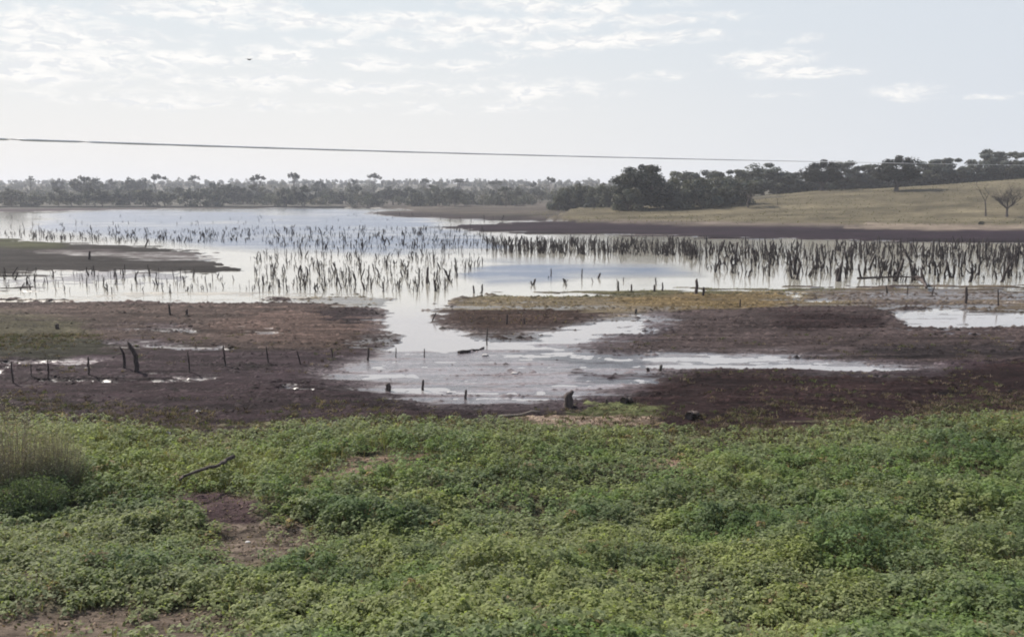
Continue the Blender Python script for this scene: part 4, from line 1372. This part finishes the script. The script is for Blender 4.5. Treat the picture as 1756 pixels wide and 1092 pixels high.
def build_clods():
    """lumps, crumbs and prints breaking up the open mud"""
    rng = np.random.default_rng(88)
    N = 110000
    Y = 18 + 60 * rng.uniform(0, 1, N) ** 1.3; X = rng.uniform(-.75, .75, N) * Y
    z, C0, wet, u, v, F = terrain(X, Y)
    n0 = fbm(X * .35, Y * 1.4, 83, 4)
    kp = (rng.random(N) < .12 + .8 * sstep(n0, .42, .62)) & (z > .015) & (v > 500) & (v < 750) & (u > -250) & (u < 2000)
    X, Y, z, C0 = X[kp], Y[kp], z[kp], C0[kp]
    n = len(X)
    sz = rng.uniform(.015, .06, n) * np.interp(Y, [18, 70], [.8, 2.0]) * rng.choice([1, 1, 1.8], n)
    # each lump a little four-sided pyramid
    th = rng.uniform(0, 6.28, n); px_, py_ = np.cos(th) * sz, np.sin(th) * sz
    w = rng.uniform(1.0, 2.4, n)
    b0 = np.stack([X + px_ * w, Y + py_, z - .01], 1); b1 = np.stack([X - py_ * w, Y + px_, z - .01], 1)
    b2 = np.stack([X - px_ * w, Y - py_, z - .01], 1); b3 = np.stack([X + py_ * w, Y - px_, z - .01], 1)
    tp = np.stack([X + rng.normal(0, .2, n) * sz, Y + rng.normal(0, .2, n) * sz, z + sz * rng.uniform(.3, .9, n)], 1)
    V = np.stack([b0, b1, b2, b3, tp], 1).reshape(-1, 3)
    i = np.arange(n)[:, None] * 5
    Tt = np.concatenate([i + [0, 1, 4], i + [1, 2, 4], i + [2, 3, 4], i + [3, 0, 4]], 0)
    C = np.clip(C0 * rng.uniform(.5, 1.9, n)[:, None], .01, .5)
    o = mesh_obj('mud_clods', np_mesh('mud_clods', V, None, np.repeat(C, 5, 0), tris=Tt), M['dry'])
    tag(o, 'small clods and crumbs of mud strewn over the drying flats', 'mud clods', kind='stuff')


def build_stalks():
    """taller dry stalks and seed heads poking out of the weeds"""
    rng = np.random.default_rng(99)
    N = 16000
    Y = rng.uniform(8.5, 26, N); X = rng.uniform(-.8, .8, N) * (Y + 1.5)
    z, D, Hh, dark, u, v, n0, n1 = veg_maps(X, Y)
    c = fbm(X * .6, Y * .6, 103, 3)
    kp = (rng.random(N) < .9 * sstep(c, .48, .66) * D) & (u > -300) & (u < 2050)
    X, Y, z, Hh = X[kp], Y[kp], z[kp], Hh[kp]
    n = len(X)
    C = np.array((.30, .26, .16)) * rng.uniform(.6, 1.2, n)[:, None]
    g_ = rng.random(n) < .5
    C[g_] = np.array((.20, .25, .10)) * rng.uniform(.8, 1.2, g_.sum())[:, None]
    me = blades('dry_stalks', X, Y, z, Hh + rng.uniform(.05, .22, n), C, .22, rng.uniform(.003, .007, n), rng)
    o = mesh_obj('dry_stalks', me, M['dry'])
    tag(o, 'thin dry stalks sticking up out of the near weeds', 'stalks', kind='stuff')


build_stalks(); build_clods(); build_litter(); build_weeds(); build_grass(); build_margin(); build_reeds(); build_field_grass()


# ---- twiggy shrubs in the left foreground
def shrub(u, v, wpx, hpx, label, seed, cols, leafy=.5):
    rng = np.random.default_rng(seed)
    p = hit(u, v)
    k = p.y / F_PX
    Wd, H = wpx * k / 2, hpx * k
    n = 420
    th = rng.uniform(0, 2 * np.pi, n); rr_ = np.sqrt(rng.uniform(0, 1, n))
    bx, by = np.cos(th) * rr_ * Wd * .55, np.sin(th) * rr_ * Wd * .45
    hh = H * (1 - .45 * rr_ ** 2) * rng.uniform(.35, 1.12, n)
    tx, ty = np.cos(th) * rr_ * Wd, np.sin(th) * rr_ * Wd * .8
    T = Tubes()
    for i in range(n):
        a_ = Vector((bx[i], by[i], -.1)); c_ = Vector((tx[i] + rng.normal(0, .05), ty[i] + rng.normal(0, .05), hh[i]))
        mid = a_.lerp(c_, .5) + Vector((rng.normal(0, .04), rng.normal(0, .04), 0))
        T.tube([a_, mid, c_], [.006, .0045, .002], 4, cap=False)
    e = empty('shrub', p); tag(e, label, 'shrub', 'shrubs at the left edge of the near bank')
    mesh_obj('stems', T.mesh('stems', M['twig']), None, e)
    m = 15000
    i = rng.integers(0, n, m); t = rng.uniform(.25, 1.05, m)
    P = np.stack([bx[i] + (tx[i] - bx[i]) * t, by[i] + (ty[i] - by[i]) * t, hh[i] * t], 1) + rng.normal(0, .07, (m, 3))
    P[:, 2] = np.maximum(P[:, 2], .02)
    N_ = rng.normal(size=(m, 3)); N_ /= np.linalg.norm(N_, axis=1)[:, None]
    V, Q = leaf_quads(P, N_, rng.uniform(.018, .04, m) * (1 + leafy), rng, .45)
    ca, cb = np.array(cols[0]), np.array(cols[1])
    f = sstep(P[:, 2] / H + rng.normal(0, .2, m), .15, .6)
    C = (cb + (ca - cb) * f[:, None]) * rng.uniform(.7, 1.3, m)[:, None]
    me_ = np_mesh('foliage', V, Q, np.repeat(C, 4, 0)); me_.materials.append(M['dry'])
    mesh_obj('foliage', me_, None, e)


shrub(16, 850, 170, 160, 'reddish-brown twiggy shrub cut by the left edge, tallest of the shrubs', 1, ((.42, .37, .30), (.22, .24, .15)), .25)
shrub(98, 846, 120, 120, 'brownish feathery shrub just right of the tallest one', 2, ((.40, .38, .27), (.22, .26, .15)), .25)
shrub(55, 880, 130, 60, 'low dark green shrub in front of the two brown ones', 3, ((.15, .19, .10), (.12, .16, .09)), 1.0)

# ------------------------------------------------------------------ cable and bird
ctl = [(-420, 223, 18.5), (0, 238, 22.0), (300, 248.5, 27.0), (600, 258.3, 33.0), (860, 265.5, 39), (1156, 272.2, 47), (1400, 277, 55.0), (1756, 283.5, 68), (2300, 290, 92)]
cu = np.array(ctl, float)
uu = np.linspace(-420, 2300, 90)
# smooth curve through the traced points
pv = np.poly1d(np.polyfit(cu[:, 0], cu[:, 1], 3)); pY = lambda q: float(np.exp(np.interp(q, [-420, 0, 600, 1156, 1400, 1500, 1620, 2300], np.log([18.5, 22, 33, 50, 78, 110, 200, 600]))))
pts = [at(a_, pv(a_), pY(a_)) for a_ in uu]
T = Tubes().tube(pts, [.029] * len(pts), 8)
tag(mesh_obj('overhead_cable', T.mesh('overhead_cable', M['wire'])), 'single grey overhead cable crossing the sky above the lake', 'cable')

bp = at(427, 103, 46)
T = Tubes()
T.tube([Vector((-.15, 0, 0)), Vector((-.09, 0, .004)), Vector((0, 0, .012)), Vector((.09, 0, .016)), Vector((.13, 0, .026)), Vector((.165, 0, .022)), Vector((.19, 0, .016))],
       [.006, .022, .042, .038, .024, .022, .004], 8)
for sgn in (-1, 1):
    b0 = len(T.v)
    w = [(.06, .02 * sgn, .02), (-.05, .02 * sgn, .018), (.075, .14 * sgn, .075), (-.04, .15 * sgn, .07), (.02, .30 * sgn, .055), (-.03, .31 * sgn, .05)]
    for dzz in (.0, -.010):
        for q in w: T.v.append(Vector((q[0], q[1], q[2] + dzz)))
    T.n += 12
    for l in (0, 6):
        T.f += [(b0 + l, b0 + l + 1, b0 + l + 3, b0 + l + 2), (b0 + l + 2, b0 + l + 3, b0 + l + 5, b0 + l + 4)]
    T.f += [(b0, b0 + 2, b0 + 8, b0 + 6), (b0 + 2, b0 + 4, b0 + 10, b0 + 8), (b0 + 1, b0 + 3, b0 + 9, b0 + 7), (b0 + 3, b0 + 5, b0 + 11, b0 + 9), (b0 + 4, b0 + 5, b0 + 11, b0 + 10)]
bo = mesh_obj('bird', T.mesh('bird', M['bird']), None, None, bp)
bo.rotation_euler = (.1, -.1, R(60))
bo.scale = (.75, .75, .75)
tag(bo, 'small dark bird flying high under the clouds', 'bird')

# ------------------------------------------------------------------ hazy air
import bmesh
bm = bmesh.new()
bmesh.ops.create_cube(bm, size=1)
hm = bpy.data.meshes.new('haze'); bm.to_mesh(hm); bm.free()
ho = bpy.data.objects.new('haze', hm); col.objects.link(ho)
ho.scale = (70000, 16000, 75); ho.location = (0, 2000, 75 / 2 - 4)
mh = bpy.data.materials.new('hazy_air'); mh.use_nodes = True
mh.node_tree.nodes.clear()
gh = NG(mh.node_tree)
pv_ = gh.n('ShaderNodeVolumePrincipled')
pv_.inputs['Color'].default_value = (.88, .91, 1, 1)
pv_.inputs['Density'].default_value = .00026
pv_.inputs['Anisotropy'].default_value = .1
oh = gh.n('ShaderNodeOutputMaterial')
mh.node_tree.links.new(pv_.outputs[0], oh.inputs['Volume'])
hm.materials.append(mh)
tag(ho, 'thin pale dusty haze lying over the lake and woodland', 'haze', kind='stuff')
